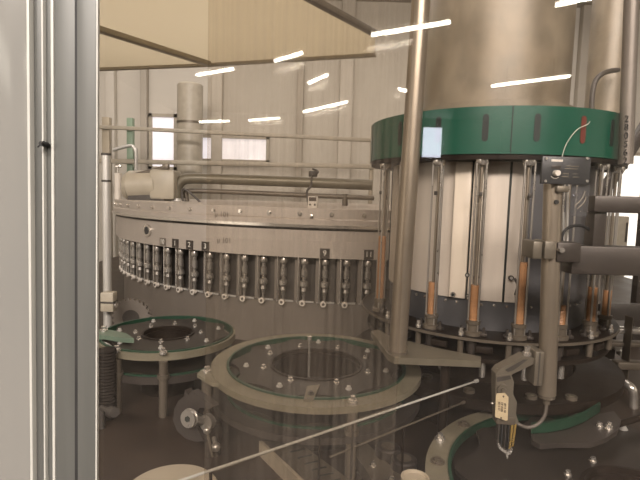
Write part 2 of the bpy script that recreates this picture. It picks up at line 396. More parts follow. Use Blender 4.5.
# ------------------------------------------------------------------ filling carousel
FL = Round(0.130, 3.91)
FR = 1.656
zt, zg, zb, zr = 1.5494, 1.470, 1.315, 1.082
fc = thing('filling_carousel', 'large round steel filling carousel with bolted collar across the left and middle', 'filling machine', (FL.c.x, FL.c.y, 0.0))
c0 = FL.c
MB().lathe(c0, [(FR + 0.005, zt), (FR + 0.005, zt - 0.045), (FR + 0.016, zt - 0.052), (FR + 0.016, zg + 0.004), (FR - 0.3, zg + 0.004), (FR - 0.3, zt)], n=160).build('collar', 'filler', fc)
MB().lathe(c0, [(FR + 0.024, zg + 0.004), (FR + 0.024, zg - 0.010), (FR - 0.2, zg - 0.010), (FR - 0.2, zg + 0.004)], n=160).build('rim_strip', 'chrome', fc)
MB().lathe(c0, [(FR - 0.012, zg - 0.010), (FR - 0.012, zg - 0.024), (FR - 0.2, zg - 0.024), (FR - 0.2, zg - 0.010)], n=160).build('groove', 'recess', fc)
MB().lathe(c0, [(FR, zg - 0.024), (FR, zb), (FR - 0.2, zb), (FR - 0.2, zg - 0.024)], n=160).build('drum_band', 'filler', fc)
MB().lathe(c0, [(FR - 0.085, zb), (FR - 0.085, zr + 0.01), (FR - 0.25, zr + 0.01), (FR - 0.25, zb)], n=160).build('valve_recess', 'recess', fc)
MB().lathe(c0, [(FR - 0.05, zr + 0.01), (FR - 0.05, 0.87), (1.1, 0.87), (1.1, zr + 0.01)], n=160).build('lower_drum', 'fillerlow', fc)
MB().lathe(c0, [(FR - 0.02, zt + 0.001), (FR - 0.02, zt - 0.03), (0.05, zt - 0.03), (0.05, zt + 0.001)], n=120).build('top_plate', 'filler', fc)
for i in range(23):
    a = R(-63 + i * 3.6 * 2 * 0.72)
    if a > R(9): break
    q = FL.at(FR + 0.005, a, zt - 0.026)
    MB().bolt(q, FL.n(a), 0.0075, 0.014).build('bolt', 'chrome', fc)
a = FL.phi(FR, 148.5, 1.4); q = FL.at(FR, a, zat(148.5, 230.5, FL.at(FR, a, 0).y)); n = FL.n(a)
pg = MB().cyl(q - n * 0.01, q + n * 0.012, 0.034, n=28).build('porthole', 'chrome', fc)
MB().cyl(q, q + n * 0.0135, 0.022, n=24).build('porthole_glass', 'black', pg)
for py, rr, z_ in ((214.5, FR + 0.0185, 1.5), (240.5, FR + 0.002, 1.4)):
    a = FL.phi(FR, 224, z_); q = FL.at(rr, a, zat(224, py, FL.at(FR, a, 0).y))
    text('marking', '\u00b5 101', 0.036, 'fillerlow', fc, Matrix.Translation(q) @ Matrix.Rotation(FL.rz(a), 4, 'Z') @ FACE, local=False)
tab_a = FL.phi(FR, 312, 1.5); q = FL.at(FR + 0.006, tab_a, zat(313, 216.5, FL.at(FR, tab_a, 0).y))
MB().rbox(q, (0.018, 0.018, 0.02), FL.rz(tab_a), 0.003).build('lug', 'chrome', fc)

# filling valves
def make_valve(loc, rz, label):
    t = thing('filling_valve', label, 'filling valve', loc, rz, 'filling valves around the carousel'); t.scale = (1.15, 1.15, 1.15)
    L = dict(local=True)
    MB().lathe((0, 0.0, 0), [(0.0, -0.006), (0.012, -0.008), (0.016, -0.02), (0.014, -0.03), (0.009, -0.034), (0.009, -0.05), (0.013, -0.054), (0.013, -0.085), (0.008, -0.09),
               (0.008, -0.1), (0.017, -0.104), (0.018, -0.122), (0.012, -0.13), (0.0, -0.131)], n=16, closed=False).build('valve_body', 'rod', t, **L)
    MB().lathe((0, 0, 0), [(0, -0.13), (0.010, -0.13), (0.0125, -0.145), (0.008, -0.152), (0.008, -0.166), (0.0055, -0.168), (0.0055, -0.19), (0, -0.19)], n=14, closed=False).build('nozzle', 'rod', t, **L)
    MB().cyl((-0.024, -0.006, 0.0), (-0.024, -0.006, -0.196), 0.0036, n=8).build('guide_rod', 'chrome', t, **L)
    MB().box((-0.030, 0.02, -0.095), (0.022, 0.03, 0.19)).build('valve_housing', 'fillerlow', t, **L)
    MB().box((0.004, 0.012, -0.193), (0.075, 0.008, 0.007)).build('lift_bar', 'steel', t, **L)
    rl = MB().cyl((-0.004, 0.006, -0.196), (-0.004, -0.012, -0.196), 0.0125, n=20).build('roller', 'white', t, **L)
    MB().cyl((-0.004, -0.011, -0.196), (-0.004, -0.0145, -0.196), 0.006, n=12).build('roller_pin', 'cable', rl, **L)
    return t
pitch = R(3.6)
VR = FR - 0.032
a11 = FL.phi(VR, 366, zr)
left_lim = -math.acos(VR / FL.D)
valves = []
k = 0
while True:
    a = a11 - k * pitch
    if a < left_lim + R(0.5): break
    valves.append((11 - k, a)); k += 1
proto = None; made = {}
ordn = ['first', 'second', 'third', 'fourth', 'fifth', 'sixth', 'seventh', 'eighth', 'ninth', 'tenth', 'eleventh', 'twelfth', 'thirteenth', 'fourteenth', 'fifteenth']
for num, a in valves:
    if num >= 1: lab = {1: 'steel filling valve under the small dark number plate 1', 2: 'steel filling valve under the small dark number plate 2',
                        11: 'steel filling valve under number plate 11, beside the green ringed turret', 9: 'steel filling valve under the small number plate 9'}.get(num)
    if num >= 1 and lab is None:
        lab = ('%s filling valve to the right of plate 2, behind scratched clear plastic' % ordn[num - 3]) if num < 9 else 'filling valve between number plates 9 and 11'
    if num == 0: lab = 'steel filling valve under the pale number 10, left of plate 1'
    if num < 0: lab = '%s steel filling valve to the left of the one marked 10' % ordn[-num - 1]
    loc = FL.at(VR, a, zb)
    if proto is None: proto = v = make_valve(loc, FL.rz(a), lab)
    else: v = dup(proto, loc, FL.rz(a), lab)
    made[num] = v
for num in (0, 1, 2, 3, 9, 11):
    v = made[num]
    if True:
            bd = {0: '10'}.get(num, str(num))
            if num != 0:
                np_ = MB().box((-0.003, -0.030, 0.022), (0.040, 0.003, 0.040)).build('number_plate', 'bracket', v, local=True)
            else:
                np_ = MB().box((-0.003, -0.029, 0.022), (0.046, 0.0015, 0.036)).build('number_plate', 'fillerlow', v, local=True)
            text('number', bd, 0.032, 'paleink', np_, Matrix.Translation((-0.003, -0.0325, 0.022)) @ FACE)

# equipment standing on the carousel's top plate
def box_px(px, py, Y, z0=None): return PY(px, py, Y)
a = FL.phi(FR - 0.05, 313, 1.6); q = FL.at(FR - 0.04, a, zt)
jb = thing('push_button_box', 'small white control box with two black buttons on the carousel rim', 'control box', q, FL.rz(a))
MB().rbox((0, 0, 0.029), (0.046, 0.03, 0.056), bev=0.003).build('housing', 'white', jb, local=True)
MB().box((0, -0.0155, 0.044), (0.036, 0.002, 0.019)).build('display', 'ink', jb, local=True)
for x in (-0.011, 0.011): MB().cyl((x, -0.014, 0.018), (x, -0.019, 0.018), 0.0048, n=12).build('button', 'ink', jb, local=True)
sg = thing('cable_stub', 'thin dark cable rising behind the white control box', 'cable')
MB().tube([Vector((PY(309, 204, 2.46).x, 2.46, zt)), PY(307, 192, 2.5), PY(311, 186, 2.5), PY(312, 176, 2.55), PY(318, 172, 2.6), PY(313, 169, 2.65)], 0.006, n=8).build('lead', 'recess', sg)
MB().rbox(PY(313, 174, 2.57), (0.04, 0.04, 0.03), 0.3).build('clip', 'recess', sg)

Yp = 3.3
def up_from_top(px, py, Y): 
    p = PY(px, py, Y); return Vector((p.x, p.y, zt))
# motor
mo = thing('gear_motor', 'pale cream gear motor lying on top of the carousel', 'motor', up_from_top(152, 200, Yp))
p0 = PY(131, 186, Yp); p1 = PY(158, 185, Yp)
MB().cyl(p0, p1, 0.104, n=28).cyl(p0 + Vector((-0.035, 0, 0)), p0, 0.085, 0.104, n=28).build('motor_body', 'machinecream', mo)
q = (p1 + PY(175, 187, Yp)) / 2
MB().rbox(PY(166, 185, Yp), (0.17, 0.19, 0.20), 0, 0.02).build('gearbox', 'machinecream', mo)
MB().box((PY(150, 203, Yp).x, Yp, zt + 0.02), (0.24, 0.16, 0.04)).build('foot', 'recess', mo)
MB().tube([PY(130, 176, Yp - 0.05), PY(148, 172, Yp - 0.05), PY(167, 167, Yp - 0.05)], 0.016).rbox(PY(166, 167, Yp - 0.05), (0.04, 0.04, 0.04)).build('conduit', 'railplate', mo)
# elbow pipe
ep = thing('elbow_pipe', 'thick pale pipe rising from the carousel and bending right', 'pipe', up_from_top(178, 200, Yp))
MB().tube([(PY(177, 203, Yp).x, Yp, zt), PY(177, 196, Yp), PY(178, 186, Yp), PY(183, 180, Yp), PY(192, 178.5, Yp), PY(215, 179, Yp), PY(300, 182, Yp), PY(372, 185, Yp)], 0.036, n=16).build('pipe_run', 'arm', ep)
MB().cyl(Vector((PY(177, 203, Yp).x, Yp, zt)), Vector((PY(177, 203, Yp).x, Yp, zt + 0.02)), 0.055, n=20).build('flange', 'steel', ep)
lp = thing('thin_pipe', 'thin dark pipe running level behind the white control box', 'pipe', up_from_top(250, 200, Yp + 0.1))
MB().tube([(PY(187, 203, Yp + 0.1).x, Yp + 0.1, zt), PY(186, 195, Yp + 0.1), PY(190, 191, Yp + 0.1), PY(230, 192, Yp + 0.1), PY(300, 195, Yp + 0.1), PY(374, 198, Yp + 0.1)], 0.018, n=10).build('pipe_run', 'railplate', lp)
MB().cyl((PY(345, 203, Yp + 0.1).x, Yp + 0.1, zt), PY(345, 194, Yp + 0.1), 0.02).build('support', 'railplate', lp)
cb = thing('looped_cable', 'thin dark cable looped under the elbow pipe', 'cable', up_from_top(190, 203, Yp - 0.15))
MB().tube([(PY(183, 203, Yp - .15).x, Yp - .15, zt + 0.005), PY(182, 196, Yp - .15), PY(183, 189, Yp - .15), PY(190, 193, Yp - .15), PY(197, 199, Yp - .15), PY(200, 202, Yp - .15)], 0.007, n=8).build('lead', 'recess', cb)
wc = thing('white_cylinder', 'slim white upright cylinder at the left edge of the carousel top', 'cylinder', (PY(118, 200, 3.4).x, 3.4, zt))
x = PY(118, 200, 3.4).x
MB().cyl((x, 3.4, zt), PY(118, 173, 3.4), 0.024, n=18).build('barrel', 'white', wc)
MB().cyl(PY(118, 173, 3.4), PY(118, 165, 3.4), 0.007, n=10).rbox(PY(118.5, 166.5, 3.4), (0.04, 0.02, 0.018), 0, 0.003).build('rod_end', 'chrome', wc)
tk = thing('upright_tank', 'tall pale cylinder standing behind the carousel against the back windows', 'tank', (PY(190, 130, 6.6).x, 6.6, 0))
x = PY(190, 130, 6.6).x; ztop = PY(190, 84, 6.6).z
MB().lathe((x, 6.6, 0), [(0.0, 0), (0.17, 0), (0.17, ztop - 0.02), (0.15, ztop), (0, ztop)], n=32, closed=False).build('shell', 'machinecream', tk)
MB().lathe((x, 6.6, 0), [(0.176, ztop - 0.5), (0.176, ztop - 0.53), (0.16, ztop - 0.53), (0.16, ztop - 0.5)], n=32).build('band', 'railplate', tk)
hk = thing('bent_pipe', 'thin bent steel pipe standing behind the carousel left end', 'pipe', (PY(136, 160, 5.6).x, 5.6, 0))
MB().tube([(PY(136, 170, 5.6).x, 5.6, 0), PY(136, 165, 5.6), PY(135.5, 152, 5.6), PY(132, 146, 5.6), PY(124, 147, 5.6), PY(113, 150, 5.6)], 0.02, n=10).build('pipe_run', 'steel', hk)
lc = thing('round_post', 'pale round steel post just inside the window frame at far left', 'post', (PY(107, 240, 2.15).x, 2.15, 0.86))
x = PY(107, 240, 2.15).x
MB().cyl((x, 2.15, 0.86), (x, 2.15, 1.76), 0.019, n=20).build('tube', 'steel', lc)
MB().cyl((x, 2.15, PY(107, 182, 2.15).z), (x, 2.15, PY(107, 180, 2.15).z), 0.0205, n=20).build('joint', 'recess', lc)
MB().cyl((x, 2.15, 1.76), (x, 2.15, 1.77), 0.021, n=16).build('end_cap', 'recess', lc)

# ------------------------------------------------------------------ capping turret with the green ring
CT = Round(0.616, 1.79)
RG = 0.437
gz0, gz1 = 1.739, 1.872
ct = thing('capping_turret', 'round steel capping turret with a green ring on top, right of the tall pole', 'capping machine', (CT.c.x, CT.c.y, 0))
cc = CT.c
gr = MB().lathe(cc, [(RG, gz0), (RG, gz1), (RG - 0.02, gz1), (RG - 0.02, gz0)], n=128).build('green_ring', 'green', ct)
for px, m in ((400, 'slot'), (438, 'slot'), (485.5, 'slot'), (537, 'slot'), (583, 'rust'), (612, 'slot')):
    a = CT.phi(RG, px, 1.81); n = CT.n(a); t = Vector((n.y, -n.x, 0)) * -1
    pts = []
    for i in range(9): an = PI * i / 8; pts.append((0.0085 * math.cos(an), 0.030 + 0.0085 * math.sin(an)))
    for i in range(9): an = PI + PI * i / 8; pts.append((0.0085 * math.cos(an), -0.030 + 0.0085 * math.sin(an)))
    q = CT.at(RG + 0.0012, a, 1.812)
    MB().prism([q + t * x + Vector((0, 0, z)) for x, z in pts], -n * 0.012).build('slot', m, gr)
for px in (512, 372.5):
    a = CT.phi(RG, px, 1.81); n = CT.n(a); t = Vector((n.y, -n.x, 0))
    MB().box(CT.at(RG, a, (gz0 + gz1) / 2), (0.0025, 0.003, gz1 - gz0), CT.rz(a)).build('joint', 'slot', gr)
MB().lathe(cc, [(RG - 0.004, gz0 - 0.014), (RG - 0.004, gz0), (0.2, gz0), (0.2, gz0 - 0.014)], n=96).build('top_ring_plate', 'dark', ct)
MB().lathe(cc, [(RG - 0.021, gz1 - 0.03), (RG - 0.021, gz1 - 0.02), (0.2, gz1 - 0.02), (0.2, gz1 - 0.03)], n=96).build('lid', 'bracket', ct)
DR = 0.350
zc0, zc1, zs0 = 1.300, gz0 - 0.014, 1.206
dr = MB().lathe(cc, [(DR, zc0), (DR, zc1), (DR - 0.05, zc1), (DR - 0.05, zc0)], n=128).build('drum_cover', 'drum', ct)
aa = CT.phi(DR, 526, 1.5); sl0 = CT.rz(aa) - PI / 2
MB().lathe(cc, [(DR + 0.004, zc0), (DR + 0.004, zc1 - 0.002), (DR - 0.01, zc1 - 0.002), (DR - 0.01, zc0)], n=48, a0=sl0, a1=sl0 + R(100)).build('dark_segment', 'skirt', dr)  # darker shell segment over the right side of the drum
for px, w, m in ((461, 0.050, 'cover'), (476, 0.030, 'cover')):
    a = CT.phi(DR, px, 1.5)
    MB().rbox(CT.at(DR + 0.004, a, (zc0 + zc1) / 2), (w, 0.012, zc1 - zc0 - 0.004), CT.rz(a), 0.002).build('cover_strip', m, dr)
for px, w in ((469.5, 0.009), (387, 0.006), (507, 0.006), (560, 0.006)):
    a = CT.phi(DR, px, 1.5)
    MB().box(CT.at(DR + 0.001, a, (zc0 + zc1) / 2), (w, 0.004, zc1 - zc0 - 0.002), CT.rz(a)).build('panel_gap', 'slot', dr)
for px, py, r in ((453.5, 294.5, 0.0085), (467.5, 275, 0.007), (467.5, 295.5, 0.005), (511, 278, 0.008), (437, 271, 0.004)):
    a = CT.phi(DR + 0.01, px, zat(px, py, 1.45)); q = CT.at(DR + 0.006, a, zat(px, py, CT.at(DR + 0.01, a, 0).y)); n = CT.n(a)
    bl = MB().cyl(q, q + n * 0.007, r, n=18).build('bolt', 'chrome' if px == 453.5 else 'recess', dr)
    MB().cyl(q + n * 0.006, q + n * 0.0085, r * 0.55, n=12).build('socket', 'slot' if px == 453.5 else 'steel', bl)
a = CT.phi(DR, 513, 1.38); q = CT.at(DR + 0.012, a, zat(512, 278, CT.at(DR + .01, a, 0).y))
MB().tube([q, q + Vector((0.008, -0.006, -0.02)), q + Vector((0.004, -0.004, -0.05))], 0.0035, n=8).build('grip', 'recess', dr)
MB().lathe(cc, [(DR - 0.008, zs0), (DR - 0.008, zc0), (DR - 0.06, zc0), (DR - 0.06, zs0)], n=128).build('skirt', 'skirt', ct)
for i in range(22):
    a = R(-68 + i * 6.2)
    if abs(a) < R(70): MB().bolt(CT.at(DR - 0.008, a, zc0 - 0.014), CT.n(a), 0.003, 0.006).build('skirt_bolt', 'chrome', dr)
PRr = 0.445
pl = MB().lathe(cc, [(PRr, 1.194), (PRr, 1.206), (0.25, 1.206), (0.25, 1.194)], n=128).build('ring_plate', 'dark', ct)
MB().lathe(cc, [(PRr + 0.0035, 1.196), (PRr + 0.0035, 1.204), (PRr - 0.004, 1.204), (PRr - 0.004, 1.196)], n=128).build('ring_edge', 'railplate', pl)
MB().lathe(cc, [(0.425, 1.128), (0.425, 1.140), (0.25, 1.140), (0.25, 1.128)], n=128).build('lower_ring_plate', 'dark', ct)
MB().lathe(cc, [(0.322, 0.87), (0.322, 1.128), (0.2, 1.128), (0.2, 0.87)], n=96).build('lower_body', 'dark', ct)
MB().lathe(cc, [(0.25, gz1 - 0.02), (0.25, H), (0.0, H), (0.0, gz1 - 0.02)], n=96, closed=False).build('column', 'column', ct)
MB().lathe(cc, [(0.275, gz1 - 0.02), (0.275, gz1 + 0.05), (0.24, gz1 + 0.05), (0.24, gz1 - 0.02)], n=96).build('column_foot', 'column', ct)

# capping stations
ST = 0.408
zsb = 1.206
a0 = CT.phi(ST, 476, 1.4)
step = R(18)
def make_station(loc, rz, label, top):
    t = thing('capping_station', label, 'capping station', loc, rz, 'capping stations around the turret')
    L = dict(local=True); h = zc1 - zsb
    for x, y in ((-0.014, -0.010), (0.014, -0.010), (-0.007, 0.012), (0.009, 0.012)):
        MB().cyl((x, y, 0.012), (x, y, h - 0.004), 0.0030, n=10).build('guide_rod', 'rod', t, **L)
    MB().cyl((0.0, 0.002, 0.05), (0.0, 0.002, h - 0.02), 0.0046, n=12).build('plunger', 'pole', t, **L)
    sl = MB().lathe((0, -0.001, 0), [(0, 0.042)] + [(0.0125 + (0.0010 if i % 2 else 0), 0.042 + (top - zsb - 0.042) * i / 24) for i in range(25)] + [(0, top - zsb)], n=18, closed=False).build('sleeve', 'copper', t, **L)
    MB().lathe((0, 0, 0), [(0, 0.0), (0.026, 0.0), (0.026, 0.010), (0.0185, 0.013), (0.0185, 0.032), (0.0215, 0.034), (0.0215, 0.044), (0.012, 0.046), (0, 0.046)], n=20, closed=False).build('base_collar', 'railplate', t, **L)
    for x in (-0.032, 0.032):
        MB().rbox((x, -0.004, 0.005), (0.02, 0.018, 0.010), bev=0.002).bolt((x, -0.004, 0.01), (0, 0, 1), 0.0045, 0.016).build('base_lug', 'bracket', t, **L)
    MB().lathe((0, 0, 0), [(0, h - 0.016), (0.016, h - 0.016), (0.02, h - 0.010), (0.02, h), (0, h)], n=18, closed=False).build('top_mount', 'chrome', t, **L)
    MB().rbox((0.002, -0.016, h - 0.1), (0.010, 0.006, 0.012), bev=0.001).build('stop_nut', 'recess', t, **L)
    MB().cyl((0, 0, -0.013), (0, 0, -0.052), 0.015, n=16).cyl((0, 0, -0.052), (0, 0, -0.064), 0.010, n=14).build('spindle', 'bracket', t, **L)
    return t
SL = {-3: ('leftmost capping station of the turret, copper sleeve reaching highest', 236),
      -2: ('capping station standing directly behind the tall pole', 240),
      -1: ('capping station with short copper sleeve directly right of the tall pole', 282),
      0: ('capping station with copper sleeve right of the pale vertical cover strip', 285),
      1: ('capping station with tall copper sleeve left of the right hand pole', 262),
      2: ('capping station with short copper sleeve directly right of the right hand pole', 305),
      3: ('capping station behind the square bracket arm, thick copper sleeve', 287),
      4: ('rightmost capping station, between the bracket arm and the bright window', 290)}
for k in range(-4, 5):
    a = a0 + k * step
    if k not in SL: continue
    if abs(a) > math.acos(ST / CT.D) + R(12): continue
    p = CT.at(ST, a, zsb)
    px = proj((p.x, p.y, 1.35))[0]
    make_station(p, CT.rz(a), SL[k][0], max(1.27, zat(px, SL[k][1], p.y)))
# small fittings on the turret's ring plate between the stations
for k in range(-6, 8):
    a = a0 + (k + 0.5) * step * 0.5 + step * 0.02
    if k % 2: 
        q = CT.at(0.432, a, 1.206); MB().bolt(q, (0, 0, 1), 0.006, 0.022).build('plate_bolt', 'chrome', pl)
        q = CT.at(0.43, a, 1.194); MB().cyl(q, q - Vector((0, 0, 0.045)), 0.009, n=14).build('plate_stub', 'railplate', pl)
    else:
        q = CT.at(0.42, a, 1.168); MB().rbox(q, (0.05, 0.02, 0.02), CT.rz(a), 0.003).build('plate_bracket', 'dark', pl)
    q = CT.at(0.41, a0 + (k + .25) * step * .5, 1.09)
    if k in (0, 2, 4, -2): MB().cyl(CT.at(0.39, a, 1.128), CT.at(0.39, a, 1.075), 0.0095, n=14).build('hanging_pin', 'chrome', pl)

# lower carousel with round bottle pedestals
lcz = 1.035
lw = thing('pedestal_carousel', 'dark round carousel under the capping turret', 'carousel', (cc.x, cc.y, 0.86))
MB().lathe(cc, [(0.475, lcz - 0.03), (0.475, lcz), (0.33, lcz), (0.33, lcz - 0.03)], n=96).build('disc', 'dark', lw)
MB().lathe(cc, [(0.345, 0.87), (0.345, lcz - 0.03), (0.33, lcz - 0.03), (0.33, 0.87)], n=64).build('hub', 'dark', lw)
ped = None
PL = ['round pale bottle pedestal at the far left under the arm plate', 'round pale bottle pedestal beside the end of the slanting bright streak', 'round pale bottle pedestal left of the hanging sensor arm',
      'round pale bottle pedestal under the cable loop', 'round pale bottle pedestal at the right of the cable loop', 'round pale bottle pedestal at far right of its row']
for i, (px, py) in enumerate(((427, 378), (469, 392), (531, 398), (571, 399))):
    p = PZ(px, py, lcz)
    lb = PL[[0, 1, 3, 4][i]]
    if ped is None:
        ped = thing('bottle_pedestal', lb, 'pedestal', p, 0, 'bottle pedestals on the lower carousel')
        MB().cyl((0, 0, 0), (0, 0, 0.010), 0.0165, n=24).build('pad', 'railplate', ped, local=True)
        MB().cyl((0, 0, 0.010), (0, 0, 0.0125), 0.009, n=20).build('pad_centre', 'arm', ped, local=True)
    else: dup(ped, p, 0, lb)

# second column, right of the turret's own
x = PY(609, 60, 2.3)
sc_ = thing('support_column', 'pale round column beside the turret at the upper right', 'column', (x.x, 2.3, 1.8))
MB().cyl((x.x, 2.3, 1.8), (x.x, 2.3, H), 0.088, n=36).build('tube', 'column', sc_)
# pipe with stencilled digits at the right edge
x = PY(627.5, 130, 1.4)
dp = thing('stencilled_pipe', 'grey upright pipe with a column of stencilled digits at the right edge', 'pipe', (x.x, 1.4, 1.72))
pa, pb = PY(625.5, 164, 1.4), PY(629.5, 60, 1.4)
MB().cyl(pa, pa + (pb - pa) * ((H - pa.z) / (pb.z - pa.z)), 0.0195, n=28).build('tube', 'fillerlow', dp)
for i, ch in enumerate('280562'):
    q = PY(626.6 - i * 0.3, 119 + i * 8.4, 1.3795)
    text('digit', ch, 0.026, 'gasket', dp, Matrix.Translation(q) @ FACE, local=False)

# ------------------------------------------------------------------ machine bed
BZ = 0.87
mb = thing('machine_bed', 'wide grimy steel machine bed, colour darkened for shade, under the star wheels', 'machine bed', (0, 1.8, 0))
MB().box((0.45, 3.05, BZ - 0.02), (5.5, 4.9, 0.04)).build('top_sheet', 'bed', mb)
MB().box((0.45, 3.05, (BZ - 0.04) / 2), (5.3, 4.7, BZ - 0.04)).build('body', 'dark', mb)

# ------------------------------------------------------------------ star wheels
SZ = 1.08
def scallop(n, r, depth, m=14):
    pts = []
    for i in range(n * m):
        a = 2 * PI * i / (n * m); t = (i % m) / m
        pts.append((a, r - depth * max(0.0, math.sin(PI * min(1, max(0, (t - 0.12) / 0.76)))) ** 0.6))
    return pts
def star_plate(mb_, c, n, r, depth, rin, z0, z1):
    bm = mb_.bm; P = scallop(n, r, depth); N = len(P); cols = []
    for a, rr in P:
        cols.append([bm.verts.new((c.x + q * math.cos(a), c.y + q * math.sin(a), z)) for q, z in ((rr, z1), (rr, z0), (rin, z0), (rin, z1))])
    for i in range(N):
        a, b = cols[i], cols[(i + 1) % N]
        for j in range(4): bm.faces.new((a[j], b[j], b[(j + 1) % 4], a[(j + 1) % 4]))
    return mb_
def star_wheel(c, rs, rin, n, label, rot=0.0, hub=0.05, zl=1.0, SZ=SZ):
    c = Vector((c.x, c.y, 0))
    t = thing('star_wheel', label, 'star wheel', (c.x, c.y, BZ))
    up = star_plate(MB(), c, n, rs, rs * 0.10, rin, SZ - 0.012, SZ - 0.002).build('star_plate', 'disc', t)
    star_plate(MB(), c, n, rs, rs * 0.10, rin, zl - 0.012, zl - 0.002).build('star_plate', 'disc', t)
    MB().lathe(c, [(rin + 0.004, SZ - 0.012), (rin + 0.004, SZ + 0.002), (rin - 0.004, SZ + 0.002), (rin - 0.004, SZ - 0.012)], n=64).build('hole_rim', 'dark', up)
    MB().lathe(c, [(rin + 0.006, BZ), (rin + 0.006, SZ - 0.012), (rin - 0.012, SZ - 0.012), (rin - 0.012, BZ)], n=64).build('hub_drum', 'dark', t)
    for i in range(8):
        a = rot + 2 * PI * i / 8
        q = c + Vector(((rin + 0.028) * math.cos(a), (rin + 0.028) * math.sin(a), SZ - 0.002))
        MB().bolt(q, (0, 0, 1), 0.006, 0.012).build('bolt', 'chrome', t)
    for i in range(7):
        a = rot + 0.3 + 2 * PI * i / 7
        q = c + Vector((rs * 0.82 * math.cos(a), rs * 0.82 * math.sin(a), SZ - 0.002))
        MB().bolt(q, (0, 0, 1), 0.006, 0.010).build('bolt', 'steel', t)
    MB().cyl(c + Vector((0, 0, BZ)), c + Vector((0, 0, SZ - 0.06)), hub * 0.8, n=24).build('shaft', 'dark', t)
    return t
def guide(c, r0, r1, label, cat='guide ring', a0=0.0, a1=2 * PI, zl=1.0, th=0.018, posts=(), bolts=(), lower=True, m='cream', SZ=SZ):
    c = Vector((c.x, c.y, 0)); t = thing('guide_ring', label, cat, (c.x, c.y, BZ))
    for z, k in ((SZ, 0), (zl, 1)):
        if k and not lower: continue
        g = MB().lathe(c, [(r1, z - th), (r1, z), (r0 + 0.007, z), (r0 + 0.007, z - th)], n=128, a0=a0, a1=a1).build('guide_plate', 'bracket' if k else m, t)
        MB().lathe(c, [(r0 + 0.0075, z - th), (r0 + 0.0075, z + 0.005), (r0, z + 0.005), (r0, z - th)], n=128, a0=a0, a1=a1).build('wear_strip', 'greenedge', g)
    for a in posts:
        pr = r1 - 0.016 if r1 - r0 > 0.04 else r1 + 0.004
        q = c + Vector((pr * math.cos(a), pr * math.sin(a), 0))
        pb = MB().cyl(q + Vector((0, 0, BZ)), q + Vector((0, 0, SZ - th)), 0.014, n=18).cyl(q + Vector((0, 0, zl)), q + Vector((0, 0, zl + 0.012)), 0.02, n=18).build('spacer_post', 'railplate', t)
        MB().cyl(q + Vector((0, 0, SZ)), q + Vector((0, 0, SZ + 0.007)), 0.013, n=18).bolt(q + Vector((0, 0, SZ + 0.006)), (0, 0, 1), 0.0075, 0.014).build('post_nut', 'chrome', pb)
    for a, rr in bolts:
        q = c + Vector((rr * math.cos(a), rr * math.sin(a), SZ))
        MB().cyl(q, q + Vector((0, 0, 0.003)), 0.017, n=24).bolt(q + Vector((0, 0, 0.002)), (0, 0, 1), 0.008, 0.009).build('bolt', 'railplate', t)
    return t
CW = Vector((0.0, 1.48, 0))
star_wheel(CW, 0.268, 0.143, 10, 'large star wheel with a wide centre hole, in the middle of the machine bed', 0.35, 0.05)
guide(CW, 0.272, 0.326, 'pale guide ring with green inner edge around the middle star wheel', posts=(R(-72),), lower=True)
LW = Vector((-0.559, 1.765, 0))
star_wheel(LW, 0.228, 0.092, 9, 'smaller star wheel at the left beside the window frame', 0.1, 0.05)
guide(LW, 0.232, 0.248, 'narrow pale guide ring with green edge around the left star wheel', posts=(R(-112), R(-76)), th=0.024)
# tall bolt standing in the middle star wheel's hole
p = PZ(309, 362, SZ - 0.02)
tb = thing('centre_rod', 'thin upright steel rod in the hole of the middle star wheel', 'rod', (p.x, p.y, BZ))
MB().cyl((p.x, p.y, BZ), (p.x, p.y, 1.135), 0.0045, n=10).build('rod', 'chrome', tb)
MB().cyl((p.x, p.y, 1.135), (p.x, p.y, 1.146), 0.008, n=12).build('head', 'chrome', tb)
# clip lying on the star wheel
q = [PZ(x, y, SZ) for x, y in ((303.5, 402), (307, 388), (320, 386.5), (318, 391), (313, 402))]
cl = thing('bright_clip', 'small bright bent metal clip lying at the front of the middle star wheel', 'clip', (q[0].x, q[0].y, SZ))
MB().prism(q, (0, 0, 0.006)).build('plate', 'arm', cl)
qq = PZ(311, 394, SZ + 0.006); MB().bolt(qq, (0, 0, 1), 0.006, 0.008).build('bolt', 'recess', cl)

# front right star wheel with its pale ring
BW = Vector((0.712, 0.978, 0))
star_wheel(BW, 0.392, 0.12, 11, 'large dark star wheel at the bottom right, under the hanging sensor arm', 0.2, 0.05, 0.91, 0.98)
guide(BW, 0.401, 0.460, 'broad pale curved guide plate with green edge at the bottom right', 'guide plate', R(84), R(205), posts=(R(150),), bolts=((R(133), 0.432), (R(164), 0.432)), lower=False, th=0.016, SZ=0.98, zl=0.9)
ps = CW
# curved infeed guide to the right
gp = thing('infeed_guide', 'curved steel guide plate with green edge at right, beside the cable loop', 'guide plate', PZ(575, 436, 1.03))
pts = [(531, 434), (548, 433), (566, 430), (584, 423), (598, 414), (614, 411), (621, 420), (617, 431), (606, 438), (590, 443.5), (560, 443), (540, 444.5), (532, 440)]
MB().prism([PZ(x, y, 1.03) for x, y in pts], (0, 0, -0.012)).build('plate', 'bracket', gp)
gpts = [(531, 433.5), (548, 432.5), (566, 429), (584, 422), (600, 412)]
ins = [PZ(x, y, 1.03) for x, y in gpts]; m_ = MB()
up = [m_.bm.verts.new(p + Vector((0, 0, 0.024))) for p in ins]; lo = [m_.bm.verts.new(p) for p in ins]
up2 = [m_.bm.verts.new(p + Vector((0.004, 0.012, 0.024))) for p in ins]; lo2 = [m_.bm.verts.new(p + Vector((0.004, 0.012, 0))) for p in ins]
for i in range(len(ins) - 1):
    for A, B in ((up, lo), (up2, up), (lo2, up2), (lo, lo2)): m_.bm.faces.new((A[i], A[i + 1], B[i + 1], B[i]))
for i in (0, -1): m_.bm.faces.new((up[i], lo[i], lo2[i], up2[i]))
m_.build('wear_strip', 'greenedge', gp)
